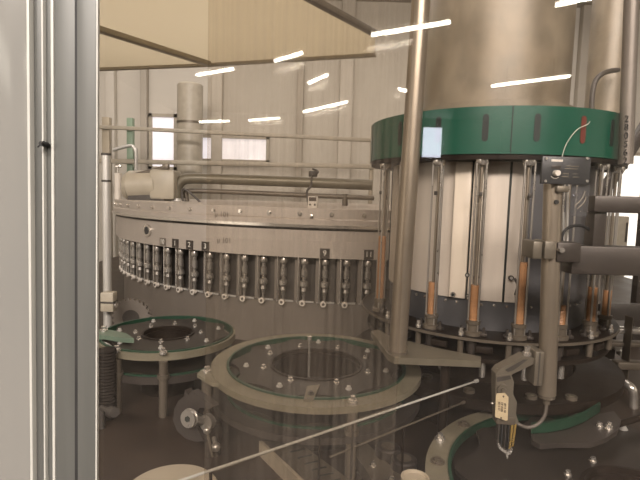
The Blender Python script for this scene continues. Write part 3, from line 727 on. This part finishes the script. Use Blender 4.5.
p = PZ(606, 428, 1.03); m_ = MB()
for dx, dy in ((-0.014, 0.004), (0.012, 0.006), (0.0, -0.01)): m_.bolt(p + Vector((dx, dy, 0)), (0, 0, 1), 0.006, 0.012)
m_.build('bolt_cluster', 'chrome', gp)
p = PZ(604, 452, 0.93); MB().cyl(PZ(606, 428, 1.011), (1.2, 1.45, 1.011), 0.009, n=14).cyl((1.2, 1.45, BZ), (1.2, 1.45, 1.03), 0.016, n=16).build('support', 'dark', gp)

# ------------------------------------------------------------------ arm plate and tall pole
AZ = 1.178
ap = thing('arm_plate', 'pale wedge shaped steel plate carrying the tall pole', 'plate', PZ(397, 354, AZ))
pts = [(371, 331), (378, 329.5), (392, 337), (440, 348.5), (481, 356.5), (481, 361), (395, 357.5), (388, 354)]
MB().prism([PZ(x, y, AZ) for x, y in pts], (0, 0, -0.018)).build('plate', 'arm', ap)
b = PZ(397.5, 352, AZ); tp = PY(421, 0, b.y); tp = b + (tp - b) * 1.25
q0 = PZ(392, 350, AZ - 0.018)
q0 = PZ(446, 353, AZ)
MB().cyl((q0.x, q0.y, BZ), (q0.x, q0.y, AZ - 0.018), 0.013, n=18).build('support_leg', 'dark', ap)
po = thing('tall_pole', 'tall satin steel pole rising from the wedge plate to the top of the picture', 'pole', b)
MB().cyl(b, tp, 0.0245, n=32).build('tube', 'pole', po)
MB().lathe(b, [(0.025, 0.0), (0.028, 0.0), (0.028, 0.006), (0.025, 0.006)], n=28).build('foot_ring', 'railplate', po)

# ------------------------------------------------------------------ right pole with clamp, bracket, sensor arm and cable
YP = 1.10
b0 = PY(546.8, 394, YP); b1 = PY(553.6, 170, YP)
d = (b1 - b0).normalized()
rp = thing('hanging_pole', 'satin steel pole at the right, hanging in a square clamp with the sensor arm below', 'pole', b0)
MB().cyl(b0, b1, 0.0203, n=32).build('tube', 'pole', rp)
MB().cyl(b0 - d * 0.008, b0 + d * 0.004, 0.0185, n=28).build('end_plug', 'railplate', rp)
MB().cyl(b0 - d * 0.024, b0 - d * 0.008, 0.0075, n=16).build('cable_gland', 'railplate', rp)
p = PY(556, 202, YP - 0.021); MB().cyl(p, p + Vector((0, -0.004, 0)), 0.005, n=14).build('plug_hole', 'gasket', rp)
fx = math.atan2(0.55, 1.1)
cb_ = thing('pole_clamp', 'square two piece steel clamp gripping the right hand pole', 'clamp', PY(545, 250, YP))
def boxpx(x0, y0, x1, y1, Y, dY, bev=0.003):
    a = PY(x0, y1, Y); b = PY(x1, y0, Y)
    return ((a + b) / 2 + Vector((0, dY / 2, 0)), (b.x - a.x, dY, b.z - a.z), 0.0, bev)
for x0, x1 in ((532.5, 543), (544.2, 556.5)):
    MB().rbox(*boxpx(x0, 241.5, x1, 259, YP - 0.032, 0.062)).build('jaw', 'block', cb_)
p = PY(561, 250, YP - 0.03)
def longbar(x0, y0, y1, Y, dY):
    c, sz, _, bv = boxpx(x0, y0, 645, y1, Y, dY); left = c.x - sz[0] / 2; right = PY(850, 240, YP).x + 0.02
    return (Vector(((left + right) / 2, c.y, c.z)), (right - left, sz[1], sz[2] - 0.004), 0.0, bv)
ba = thing('bracket_arm', 'dark square steel bracket arm reaching right from the pole clamp', 'bracket', PY(600, 258, YP))
MB().rbox(*boxpx(556.5, 243, 582, 262, YP - 0.025, 0.05)).build('end_block', 'bracket', ba)
MB().cyl(p + Vector((0, 0.006, 0)), p + Vector((0, -0.006, 0)), 0.0065, n=6).build('bolt', 'chrome', ba)
MB().rbox(*longbar(571, 247, 275, YP, 0.05)).build('lower_bar', 'bracket', ba)
MB().rbox(*boxpx(592, 198, 609, 250, YP + 0.01, 0.04)).build('upright', 'bracket', ba)
MB().rbox(*longbar(594, 196, 213, YP, 0.05)).build('upper_bar', 'bracket', ba)
MB().rbox((PY(850, 240, YP).x + 0.025, YP + 0.025, (BZ + 2.0) / 2), (0.05, 0.05, 2.0 - BZ), bev=0.003).build('support_post', 'bracket', ba)
# control plate
cp = thing('control_plate', 'dark grey control plate with a white knob in front of the green ring', 'control panel', PY(569, 172, YP - 0.03))
YC = YP - 0.035
MB().rbox(*boxpx(541, 157.5, 591.5, 183.5, YC, 0.008, 0.001)).build('plate', 'black', cp)
for x, y in ((546, 158.5), (587, 158.5), (545, 181), (586.5, 181)):
    p = PY(x, y, YC); MB().cyl(p, p + Vector((0, -0.003, 0)), 0.0032, n=12).build('screw', 'chrome', cp)
p = PY(555.5, 173.2, YC); MB().cyl(p, p + Vector((0, -0.012, 0)), 0.0068, 0.006, n=24).build('knob', 'white', cp)
MB().rbox(*boxpx(551.5, 159.6, 563, 161.6, YC - 0.0008, 0.001, 0.0002)).build('printed_title', 'white', cp)
MB().rbox(*boxpx(551.5, 165.2, 561, 168.6, YC - 0.0008, 0.001, 0.0002)).build('printed_plate', 'bracket', cp)
for x0, y0, x1, y1 in ((566, 166, 579, 166.6), (565, 168.6, 578, 169.1), (563, 173.2, 568.5, 174), (562, 176.2, 568.5, 177), (573, 173.6, 577.5, 174.3), (573, 176.8, 579, 177.6), (568, 172.8, 568.8, 178.4)):
    MB().rbox(*boxpx(x0, y0, x1, y1, YC - 0.0008, 0.001, 0.0002)).build('printed_mark', 'block', cp)
m_ = MB(); arc = [PY(555.3 + 5.2 * math.cos(R(a)), 173.2 + 5.2 * math.sin(R(a)), YC - 0.0007) for a in range(50, 150, 12)]
m_.tube(arc, 0.0009, n=6, smooth=0).build('printed_arc', 'white', cp)
MB().cyl(PY(567, 170, YC + 0.008), PY(567, 170, YP + 0.06), 0.008).build('mounting_stud', 'steel', cp)
tb2 = MB().rbox(*boxpx(557, 186, 570, 192, YC + 0.004, 0.03)).build('mounting_block', 'block', cp)
ac = thing('clear_cover', 'clear plastic cover plate hanging under the dark control plate', 'cover', PY(580, 200, YC))
MB().rbox(*boxpx(570, 184, 590, 216, YC + 0.01, 0.005, 0.0008)).build('sheet', 'acrylic', ac)
for (x0, y0, x1, y1) in ((575, 206, 585, 191), (577, 209, 586, 197)):
    MB().tube([PY(x0, y0, YC + 0.008), PY((x0 + x1) / 2 + 2, (y0 + y1) / 2, YC + 0.008), PY(x1, y1, YC + 0.008)], 0.0013, n=6).build('smear', 'block', ac)
hb = thing('curved_hose', 'thin dark hose curving above the bracket arm', 'hose', PY(575, 240, YP + 0.05))
MB().tube([PY(563, 246, YP + .03), PY(562, 236, YP + .03), PY(568, 228, YP + .03), PY(580, 225.5, YP + .03), PY(590, 231, YP + .03), PY(595, 246, YP + .03)], 0.0035, n=8).build('hose', 'gasket', hb)
for x, y0, y1 in ((563.5, 212, 245), (567.5, 186, 245)):
    MB().cyl(PY(x, y0, YP + .06), PY(x, y1, YP + .06), 0.003, n=8).build('thin_rod', 'steel', hb)

# sensor arm
sa = thing('hanging_sensor', 'jointed steel sensor arm with gold pins hanging from the right hand pole', 'sensor', PY(515, 390, YP))
bk = MB().rbox(*boxpx(533.5, 352, 545, 386, YP - 0.025, 0.05)).build('mount_block', 'block', sa)
MB().box(boxpx(538.6, 352.5, 539.4, 385, YP - 0.0255, 0.002)[0], boxpx(538.6, 352.5, 539.4, 385, YP - 0.0255, 0.002)[1]).build('joint_line', 'recess', bk)
p = PY(527, 351, YP - .01); MB().bolt(p + Vector((0, 0, -0.01)), (0, 0, 1), 0.007, 0.02).build('stud', 'chrome', bk)
lk = MB()
lk.prism([PY(x, y, YP - 0.018) for x, y in ((534, 358), (525, 356), (500, 369), (496, 374), (497, 380), (508, 378), (513, 374), (534, 364))], (0, 0.032, 0)).build('link', 'block', sa)
MB().prism([PY(x, y, YP - 0.019) for x, y in ((528, 359.5), (524, 359.5), (505, 370), (508, 372), (514, 370))], (0, 0.003, 0)).build('link_slot', 'recess', sa)
MB().prism([PY(x, y, YP - 0.02) for x, y in ((496, 376), (511, 374), (514, 382), (513, 394), (517, 402), (516, 414), (519, 423), (512, 425), (497, 424), (496, 400), (495.5, 386))], (0, 0.03, 0)).build('arm_body', 'block', sa)
p = PY(502.5, 389, YP - 0.02); MB().prism([PY(x, y, YP - 0.0205) for x, y in ((496.5, 377.5), (510, 375.5), (511.5, 379), (497, 382))], (0, 0.002, 0)).build('cap_line', 'recess', sa); MB().rbox(*boxpx(496.5, 417.5, 515.5, 424.5, YP - 0.021, 0.03, 0.002)).build('lower_block', 'railplate', sa); MB().bolt(PY(499, 372.5, YP - 0.006), (0, 0, 1), 0.006, 0.01).build('top_bolt', 'rod', sa); hgp = MB().cyl(p, p + Vector((0, -0.006, 0)), 0.0125, n=24).cyl(p + Vector((0, -0.006, 0)), p + Vector((0, -0.012, 0)), 0.0065, n=6).build('pivot_bolt', 'block', sa)
MB().prism([PY(x, y, YP - 0.016) for x, y in ((510, 424), (513, 392), (516, 402), (515, 425))], (0, 0.02, 0)).build('side_tube', 'bracket', sa)
p = PY(492.5, 403.5, YP - 0.02); MB().ball(p, 0.0035).cyl(p, PY(497, 404, YP - 0.01), 0.002, n=8).build('side_screw', 'chrome', sa)
for i, x in enumerate((497.5, 500.8, 504.1, 507.4)):
    MB().rbox(*boxpx(x, 424, x + 2.6, 446 + i * 1.6 - (3 if i == 0 else 0), YP - 0.018, 0.016, 0.001)).build('contact_finger', 'black' if i % 2 else 'recess', sa)
for i, x in enumerate((511.5, 514.5)):
    MB().prism([PY(a_, b_, YP - 0.016) for a_, b_ in ((x, 424), (x + 2.2, 424), (x - 0.8, 446 + 2 * (1 - i)), (x - 2.6, 447 + 2 * (1 - i)))], (0, 0.008, 0)).build('contact_pin', 'brass', sa)
MB().prism([PY(a_, b_, YP - 0.017) for a_, b_ in ((497, 440), (501, 447), (507, 452), (513, 449), (511, 454), (508.5, 455), (508, 459), (507, 459), (506, 454), (499, 449))], (0, 0.01, 0)).build('tip', 'chrome', sa)
# tag
tg = thing('card_tag', 'cream card tag with dark lettering tied to the sensor arm', 'tag', PY(502.5, 406, YP - 0.026))
TY = YP - 0.034
tm = MB().prism([PY(x, y, TY) for x, y in ((497, 393.5), (505, 393), (508.6, 397), (507.6, 420), (506, 420.8), (495.2, 417), (496, 395))], (0, 0.0012, 0)).build('card', 'tag', tg)
for i, (x, y, bd) in enumerate(((499.0, 406, 'TECH'), (501.8, 407, 'SPARE 4'), (504.9, 408, 'SENSOR'))):
    q = PY(x, y, TY - 0.0006)
    text('lettering', ['3014 57', 'CP 0205', '0712 18'][i], 0.0066, 'ink', tg, Matrix.Translation(q) @ Matrix.Rotation(R(87), 4, 'Y') @ FACE, local=False)
for x, y in ((503.5, 396.6), (501.2, 418)):
    p = PY(x, y, TY - 0.0004); MB().cyl(p, p + Vector((0, 0.002, 0)), 0.0022, n=12).build('eyelet', 'ink', tg)
# cable loop from the pole's gland to the sensor
lc_ = thing('loop_cable', 'grey cable looping from the bottom of the right hand pole to the sensor', 'cable', PY(546, 400, YP))
MB().tube([PY(546.4, 400, YP), PY(546.2, 407, YP), PY(544.5, 416, YP), PY(538, 424, YP), PY(528, 427.5, YP), PY(519, 424.5, YP), PY(514, 422, YP + 0.005)], 0.0042, n=10).build('lead', 'cable', lc_)

# ------------------------------------------------------------------ slanting streaks taken for reflections, built as thin rods
def rod(label, p, q, r, m, name='guide_rod', pins=(0.12, 0.5)):
    t = thing(name, label, 'rod', p, 0)
    MB().cyl(p, q, r, n=12).build('rod', m, t)
    MB().cyl(q, q + (q - p).normalized() * 0.012, r * 1.9, n=12).build('end_ferrule', m, t)
    for w in [p + (q - p) * f for f in pins]: MB().cyl((w.x, w.y + 0.006, BZ), (w.x, w.y + 0.004, w.z), 0.003, n=8).build('support_pin', 'dark', t)
    return t
rod('bright reflected streak, built as a thin rod, slanting from bottom left up towards the turret', PZ(150, 491, 1.11), PZ(475, 381.5, 1.11), 0.0026, 'strip')
rod('thin dull reflected streak, built as a rod, above and left of the bright streak', PZ(215, 471, 1.04), PZ(398, 405, 1.04), 0.0022, 'railplate', pins=(0.5,))
rod('thin dull reflected streak, built as a rod, below and right of the bright streak', PZ(330, 457, 1.04), PZ(462, 403, 1.04), 0.0022, 'railplate', pins=(0.5,))

# ------------------------------------------------------------------ lid, cups and rails at the front
p = PZ(171, 489, 0.985)
ld = thing('lidded_drum', 'round drum with a cream lid at the bottom left', 'drum', (p.x, p.y, BZ))
MB().lathe((p.x, p.y, 0), [(0, BZ), (0.085, BZ), (0.085, 0.965), (0.0, 0.965)], n=48, closed=False).build('drum', 'railplate', ld)
MB().lathe((p.x, p.y, 0), [(0, 0.965), (0.095, 0.965), (0.098, 0.970), (0.098, 0.980), (0.094, 0.985), (0.0, 0.987)], n=64, closed=False).build('cover', 'creamlid', ld)
p = PZ(415, 477, 1.0)
cu = thing('round_cup', 'small round cream cup with raised rim left of the pale guide plate', 'cup', (p.x, p.y, BZ))
MB().lathe((p.x, p.y, 0), [(0, BZ), (0.024, BZ), (0.031, 1.0), (0.028, 1.0), (0.026, 0.994), (0, 0.992)], n=36, closed=False).build('shell', 'creamlid', cu)
for i, (px, py, r, lb) in enumerate(((388, 446, 0.034, 'round dull steel disc behind the cream cup, nearer the bed centre'), (404, 458, 0.034, 'round dull steel disc directly behind the cream cup'))):
    p = PZ(px, py, 0.93)
    t = thing('bed_disc', lb, 'disc', (p.x, p.y, BZ), 0, 'round steel discs on the bed')
    MB().lathe((p.x, p.y, 0), [(0, BZ), (r, BZ), (r, 0.926), (r - 0.004, 0.93), (0, 0.93)], n=36, closed=False).build('body', 'bracket', t)
    MB().cyl((p.x, p.y, 0.93), (p.x, p.y, 0.9315), r * 0.55, n=28).build('face', 'railplate', t)
r1_ = thing('slotted_rail', 'pale slotted steel rail lying on the bed under the middle star wheel', 'rail', PZ(300, 460, 0.90))
MB().prism([PZ(x, y, 0.905) for x, y in ((262, 441), (297, 441), (372, 496), (322, 500))], (0, 0, -0.035)).build('bar', 'railplate', r1_)
for i in range(6):
    x, y = 298 + i * 7.2, 450 + i * 6.0
    MB().prism([PZ(a_, b_, 0.9062) for a_, b_ in ((x - 8, y + 1.4), (x + 6, y - 1.8), (x + 7, y - 1.0), (x - 7, y + 2.2))], (0, 0, -0.004)).build('slot', 'slot', r1_)
MB().prism([PZ(x, y, 0.912) for x, y in ((259, 441), (262, 440.5), (326, 500), (321, 500))], (0, 0, -0.042)).build('side_lip', 'creamlid', r1_)
r2_ = thing('bolted_rail', 'dull bolted steel rail lying on the bed left of the cream cup', 'rail', PZ(370, 460, 0.90))
MB().prism([PZ(x, y, 0.905) for x, y in ((346, 443), (364, 440), (410, 484), (420, 500), (384, 500), (366, 470))], (0, 0, -0.035)).build('bar', 'railplate', r2_)
for x, y in ((373, 466), (392, 481)): MB().bolt(PZ(x, y, 0.905), (0, 0, 1), 0.006, 0.010).build('bolt', 'chrome', r2_)
# bracket tab by the middle wheel
tp_ = PZ(204, 374, SZ)
tt = thing('bolted_tab', 'pale triangular tab with a bolt between the two star wheels', 'bracket', (tp_.x, tp_.y, BZ))
MB().prism([PZ(x, y, SZ - 0.003) for x, y in ((197, 374), (201, 370), (217, 368), (222, 384), (212, 383))], (0, 0, -0.010)).build('tab', 'cream', tt)
MB().bolt(PZ(207, 371.5, SZ - 0.003), (0, 0, 1), 0.009, 0.015).build('bolt', 'chrome', tt)
q = PZ(207, 374, SZ - 0.013); MB().cyl((q.x, q.y, BZ), (q.x, q.y, SZ - 0.013), 0.016, n=18).build('post', 'railplate', tt)

# ------------------------------------------------------------------ clamp lever with knurled knob
KY = 1.24
kn = thing('clamp_lever', 'dark curved clamp plate with round knob and lever left of the middle star wheel', 'clamp', PY(198, 420, KY))
cres = [(185, 390), (188, 395), (192, 391), (205, 400), (214, 406.5), (209, 409), (199, 408), (198, 413), (196, 421), (198, 431), (204, 441), (196, 442), (186, 439), (177, 431), (173, 421), (174, 409), (178.5, 401), (184, 396)]
MB().prism([PY(x, y, KY) for x, y in cres], (0.012, 0.018, 0)).build('curved_plate', 'bracket', kn)
ax = Vector((-0.45, -1, 0.12)).normalized()
p = PY(190, 418, KY - 0.03)
kb = MB().cyl(p - ax * 0.006, p + ax * 0.010, 0.023, n=28).build('knob', 'rod', kn)
MB().cyl(p + ax * 0.010, p + ax * 0.012, 0.008, n=6).build('socket', 'slot', kb)
MB().lathe((0, 0, 0), [(0.023, -0.003), (0.0255, 0), (0.023, 0.003), (0.019, 0.003), (0.019, -0.003)], n=30).build('knob_rim', 'rod', kb, local=True).matrix_local = BASE[kn.name].inverted() @ Matrix.Translation(p) @ ax.to_track_quat('Z', 'Y').to_matrix().to_4x4()
MB().cyl(p - ax * 0.01, PY(214, 425, KY + 0.07), 0.0145, n=22).build('shaft', 'rod', kn)
p2 = PY(207, 422, KY + 0.01)
MB().cyl(p2 + ax * 0.008, p2 - ax * 0.010, 0.021, n=24).build('collar', 'rod', kn)
p3 = PY(207, 430, KY); MB().ball(p3, 0.011).build('joint_ball', 'rod', kn)
MB().cyl(p3, PY(212.5, 457, KY - 0.01), 0.0035, n=10).build('lever_rod', 'railplate', kn)
MB().ball(PY(216, 447, KY + 0.02), 0.013).cyl(PY(216, 447, KY + 0.02), PY(213, 434, KY + 0.05), 0.006, n=10).build('ball_end', 'rod', kn)
p = PY(213, 430, KY + 0.06)
MB().rbox(p, (0.05, 0.04, 0.05), 0.4, 0.008).cyl(p, (p.x, p.y, BZ), 0.022, n=18).build('stand', 'dark', kn)

# ------------------------------------------------------------------ left edge: hose, box, guide piece, small lever
hs = thing('ribbed_hose', 'dark ribbed hose standing at the far left inside the window frame', 'hose', (PY(109, 370, 1.5).x, 1.5, BZ))
x = PY(107, 370, 1.5).x
MB().lathe((x, 1.5, 0), [(0, BZ)] + [(0.026 + (0.003 if i % 2 else 0), BZ + i * 0.0052) for i in range(45)] + [(0, BZ + 45 * 0.0052)], n=24, closed=False).build('hose', 'hose', hs)
sb = thing('sensor_box', 'small cream box clamped to the round post at far left', 'box', PY(107, 300, 2.1))
MB().rbox(*boxpx(100, 293, 113, 312, 2.08, 0.05, 0.006)).build('housing', 'machinecream', sb)
MB().rbox(*boxpx(100, 302, 113.5, 303.5, 2.078, 0.052, 0.001)).build('lid_seam', 'recess', sb)
p = PY(114, 305, 2.1); MB().cyl(p + Vector((-.01, 0, 0)), p + Vector((0.012, 0, 0)), 0.012, n=14).build('screw', 'chrome', sb)
gt = thing('green_pointer', 'pale green pointed guide strip at the left star wheel', 'guide', PZ(118, 334, SZ + .02))
MB().prism([PZ(x, y, SZ + 0.02) for x, y in ((96, 330), (112, 330), (126, 333), (134, 338.5), (122, 338), (104, 335), (96, 335))], (0, 0, -0.016)).build('strip', 'greenpale', gt)
MB().bolt(PZ(104, 331, SZ + 0.02), (0, 0, 1), 0.009, 0.018).build('bolt', 'chrome', gt)
lk_ = thing('dark_knob', 'dark round knob low at the far left beside the ribbed hose', 'knob', PY(111, 412, 1.38))
p = PY(111, 412, 1.38)
MB().cyl(p, p + Vector((0.02, -0.02, 0.008)), 0.017, 0.014, n=20).cyl(p + Vector((-0.05, 0.05, -0.01)), p, 0.008, n=12).cyl(p + Vector((-0.05, 0.05, -0.01)), (p.x - 0.05, p.y + 0.05, BZ), 0.01, n=12).build('grip', 'recess', lk_)
gw = thing('toothed_gear', 'pale toothed gear wheel standing behind the left star wheel', 'gear', PY(124, 315, 2.2))
gm_ = MB(); c_ = PY(131, 318, 2.25)
ptsg = []
for i in range(96):
    a = 2 * PI * i / 96; rr = 0.085 + (0.009 if (i // 2) % 2 else 0)
    ptsg.append(c_ + Vector((rr * math.cos(a), 0, rr * math.sin(a))))
gm_.prism(ptsg, (0, 0.02, 0)).build('toothed_rim', 'fillerlow', gw)
MB().cyl(c_ + Vector((0, -0.004, 0)), c_ + Vector((0, 0.03, 0)), 0.04, n=24).build('hub', 'recess', gw)
MB().cyl((c_.x, c_.y + 0.012, BZ), c_ + Vector((0, 0.012, -0.08)), 0.014, n=14).build('stand', 'dark', gw)

# ------------------------------------------------------------------ right background: cabinet, frames, pipes, brace
cbn = thing('cream_cabinet', 'cream cabinet standing against the bright window at the right', 'cabinet', (PY(617, 235, 6.2).x, 6.2, 0))
a_ = PY(609, 216, 6.2); b_ = PY(627, 248, 6.2)
MB().rbox(((a_.x + b_.x) / 2, 6.3, a_.z / 2), (b_.x - a_.x, 0.2, a_.z), bev=0.01).build('body', 'machinecream', cbn)
MB().rbox((b_.x - 0.03, 6.19, (a_.z + b_.z) / 2), (0.02, 0.02, 0.25), bev=0.004).build('handle', 'bracket', cbn)
br = thing('diagonal_brace', 'dark diagonal brace above the bracket arm at the right edge', 'brace', PY(610, 190, 2.6))
beam(PY(598, 200, 2.6), PY(648, 122, 2.6), 0.05, 0.055, 'bar', 'bracket', parent=br)
q0 = PY(650, 120, 2.6); MB().rbox((q0.x + 0.02, 2.6, (BZ + q0.z + 0.05) / 2), (0.05, 0.05, q0.z + 0.05 - BZ), bev=0.003).build('support_post', 'bracket', br)
fr = thing('guard_fence', 'grey steel guard fence behind the turret at the lower right edge', 'fence', (PY(630, 350, 1.9).x, 1.9, BZ))
def fbox(x0, y0, x1, y1, Y, d, name, m, par): return MB().rbox(*boxpx(x0, y0, x1, y1, Y, d, 0.004)).build(name, m, par)
fbox(627, 318, 633, 392, 1.9, 0.05, 'upright', 'railplate', fr)
fbox(618, 364, 660, 370, 1.89, 0.05, 'cross_bar', 'railplate', fr)
fbox(612, 330, 660, 334, 1.94, 0.05, 'cross_bar', 'chrome', fr)
fbox(612, 344, 660, 347, 1.94, 0.05, 'cross_bar', 'railplate', fr)
fbox(600, 306, 660, 320, 2.0, 0.05, 'top_bar', 'recess', fr)
cp_ = thing('chrome_pipe', 'bent chrome pipe at the lower right edge', 'pipe', (PY(632, 420, 1.7).x, 1.7, BZ))
MB().tube([PY(620, 383, 1.75), PY(626, 384, 1.72), PY(632, 389, 1.7), PY(633.5, 398, 1.7), PY(633, 413, 1.7)], 0.0155, n=14).build('pipe_run', 'chrome', cp_)
cq = thing('slanting_pipe', 'short pale pipe leaning beside the bent chrome pipe', 'pipe', PY(625, 432, 1.3))
MB().cyl(PY(619, 422, 1.3), PY(629, 440, 1.3), 0.011, n=14).cyl(PY(629, 440, 1.3), (PY(634, 449, 1.3).x, 1.3, BZ), 0.008, n=12).build('pipe_run', 'steel', cq)
gb = thing('grey_trough', 'pale grey sheet behind the bent chrome pipe', 'sheet', PY(622, 410, 2.0))
MB().prism([PY(x, y, 2.0) for x, y in ((612, 398), (632, 400), (630, 416), (618, 416))], (0, 0.05, 0)).build('sheet', 'steel', gb)
rd = thing('red_block', 'dull red block low on the bed at the right edge', 'block', PZ(622, 452, BZ))
p = PZ(624, 455, BZ); MB().rbox(p + Vector((0, 0, 0.028)), (0.055, 0.05, 0.056), 0.3, 0.006).build('body', 'red', rd)
vb = thing('valve_block', 'dark valve block with pale fittings behind the turret at the right', 'valve', (PY(612, 340, 2.15).x, 2.15, BZ))
fbox(602, 322, 618, 372, 2.12, 0.12, 'body', 'dark', vb)
for x, y in ((612, 330), (614, 346), (610, 362), (619, 352)):
    p = PY(x, y, 2.12); MB().cyl(p, p + Vector((0, -0.03, 0)), 0.014, n=14).build('fitting', 'steel', vb)
ww = thing('thin_white_wire', 'thin white wire hanging in front of the green ring at the right', 'wire', PY(590, 120, 1.35))
MB().tube([PY(591, 118, 1.4), PY(588, 124, 1.36), PY(578, 129, 1.35), (PY(570, 138, 1.34)), PY(565, 147, 1.34), PY(562, 157, 1.3)], 0.0012, n=6).build('wire', 'wire', ww)
wl = thing('reflection_arc', 'dark reflected arc, built as a tube, above the green ring at the right', 'cable', PY(597, 90, 1.95))  # the arc is a reflection, built as a solid tube
MB().tube([PY(592, 112, 2.0), PY(592, 98, 2.0), PY(595, 82, 2.0), PY(602, 74, 2.0), PY(610, 71, 2.05), PY(618, 70, 2.15)], 0.010, n=10).build('lead', 'cable', wl)

# ------------------------------------------------------------------ scratched clear plastic shield
SY = 0.78
x0, x1 = PY(206, 300, SY).x, PY(401, 300, SY).x
shd = thing('plastic_shield', 'tall scratched clear plastic shield in front of the middle star wheel', 'shield', ((x0 + x1) / 2, SY, BZ))
MB().box(((x0 + x1) / 2, SY, (BZ + 2.48) / 2), (x1 - x0, 0.005, 2.48 - BZ)).build('sheet', 'poly', shd)

# ------------------------------------------------------------------ hall lamps behind the photographer, seen as reflections in the pane
def mirrored(px, py, z):
    d = ray(px, py); s = (z - CAM.z) / d.z; p = CAM + d * s
    return Vector((p.x, 2 * GY - p.y, z))
LZ = 4.2
lamps = [((372, 35), (450, 22)), ((492, 86), (570, 76)), ((303, 112), (347, 102)), ((197, 75), (233, 69)), ((249, 120.5), (279, 118)), ((201, 122.5), (229, 121)), ((309, 83), (327, 75)), ((275, 61), (302, 53)), ((556, 5), (598, -4)), ((399, 89), (406, 91))]
tl = None
names = ['brightest long fluorescent tube, mirrored above the tall pole', 'long fluorescent tube mirrored above the green ring', 'fluorescent tube mirrored above the middle of the filling carousel', 'fluorescent tube mirrored just under the roof panel edge at left',
         'fluorescent tube mirrored small, left of centre above the carousel', 'fluorescent tube mirrored small beside the upright tank', 'short fluorescent tube mirrored steeply tilted', 'fluorescent tube mirrored on the roof panel edge', 'fluorescent tube mirrored at the top right edge', 'tiny fluorescent tube mirrored left of the tall pole']
for (pa, pb), lb in zip(lamps, names):
    A = mirrored(pa[0], pa[1], LZ); B = mirrored(pb[0], pb[1], LZ)
    for P in (A, B):
        P.y = max(P.y, Y0 + 0.3)
    t = thing('fluorescent_tube', lb, 'lamp', (A + B) / 2 + Vector((0, 0, 0.03)), 0, 'fluorescent tubes in the hall')
    rr = 0.026
    MB().cyl(A, B, rr, n=14).build('tube', 'tubelight', t)
    mtx_ = Matrix.Rotation(math.atan2((B - A).y, (B - A).x), 4, 'Z')
    MB().rbox((A + B) / 2 + Vector((0, 0, rr + 0.02)), ((B - A).length, 0.12, 0.04), bev=0.006, mtx=mtx_).build('housing', 'white', t)
    for P in (A + (B - A) * .2, A + (B - A) * .8): MB().cyl(P + Vector((0, 0, rr + 0.03)), (P.x, P.y, H), 0.008, n=8).build('hanger', 'bracket', t)

# window in the hall's front wall, behind the photographer
def front_window(n, x0, y0, x1, y1, glow):
    def at(px, py):
        d = ray(px, py); s_ = (2 * GY - (Y0 + 0.03)) / d.y; p = d * s_ + CAM
        return Vector((p.x, Y0 + 0.03, p.z))
    A, B = at(x0, y1), at(x1, y0)
    w = struct(MB().box(((A.x + B.x) / 2, Y0 + 0.02, (A.z + B.z) / 2), (B.x - A.x, 0.02, B.z - A.z)).build('window_%d' % n, glow))
    BASE[w.name] = Matrix(); f = MB()
    for xx in (A.x, B.x): f.box((xx, Y0 + 0.04, (A.z + B.z) / 2), (0.06, 0.05, B.z - A.z))
    for zz in (A.z, B.z): f.box(((A.x + B.x) / 2, Y0 + 0.04, zz), (B.x - A.x, 0.05, 0.06))
    f.build('window_frame', 'railplate', w)
front_window(5, 421, 127, 443, 158, 'bluelight')

# unseen high window, added for the pale reflection on the glossy side panel
w6 = struct(MB().box((X0 + 0.02, -7.8, 4.05), (0.02, 3.4, 0.9)).build('window_6', 'daylight')); BASE[w6.name] = Matrix()
f = MB()
for yy in (-9.5, -7.8, -6.1): f.box((X0 + 0.04, yy, 4.05), (0.05, 0.06, 0.96))
for zz in (3.6, 4.5): f.box((X0 + 0.04, -7.8, zz), (0.05, 3.46, 0.06))
f.build('window_frame', 'railplate', w6)
for n, (px, w) in enumerate(((113, 0.14), (146, 0.10), (218, 0.16), (300, 0.10), (345, 0.2), (580, 0.25)), 11):
    x = PY(px, 120, Y1).x
    struct(MB().rbox((x, Y1 - 0.06, H / 2), (w, 0.12, H), bev=0.01).build('trim_%d' % n, 'wall' if n % 2 else 'ceiling'))
front_window(7, 589, 163, 594, 213, 'bluelight')  # added window, its mirrored glow stands in for a bright gap
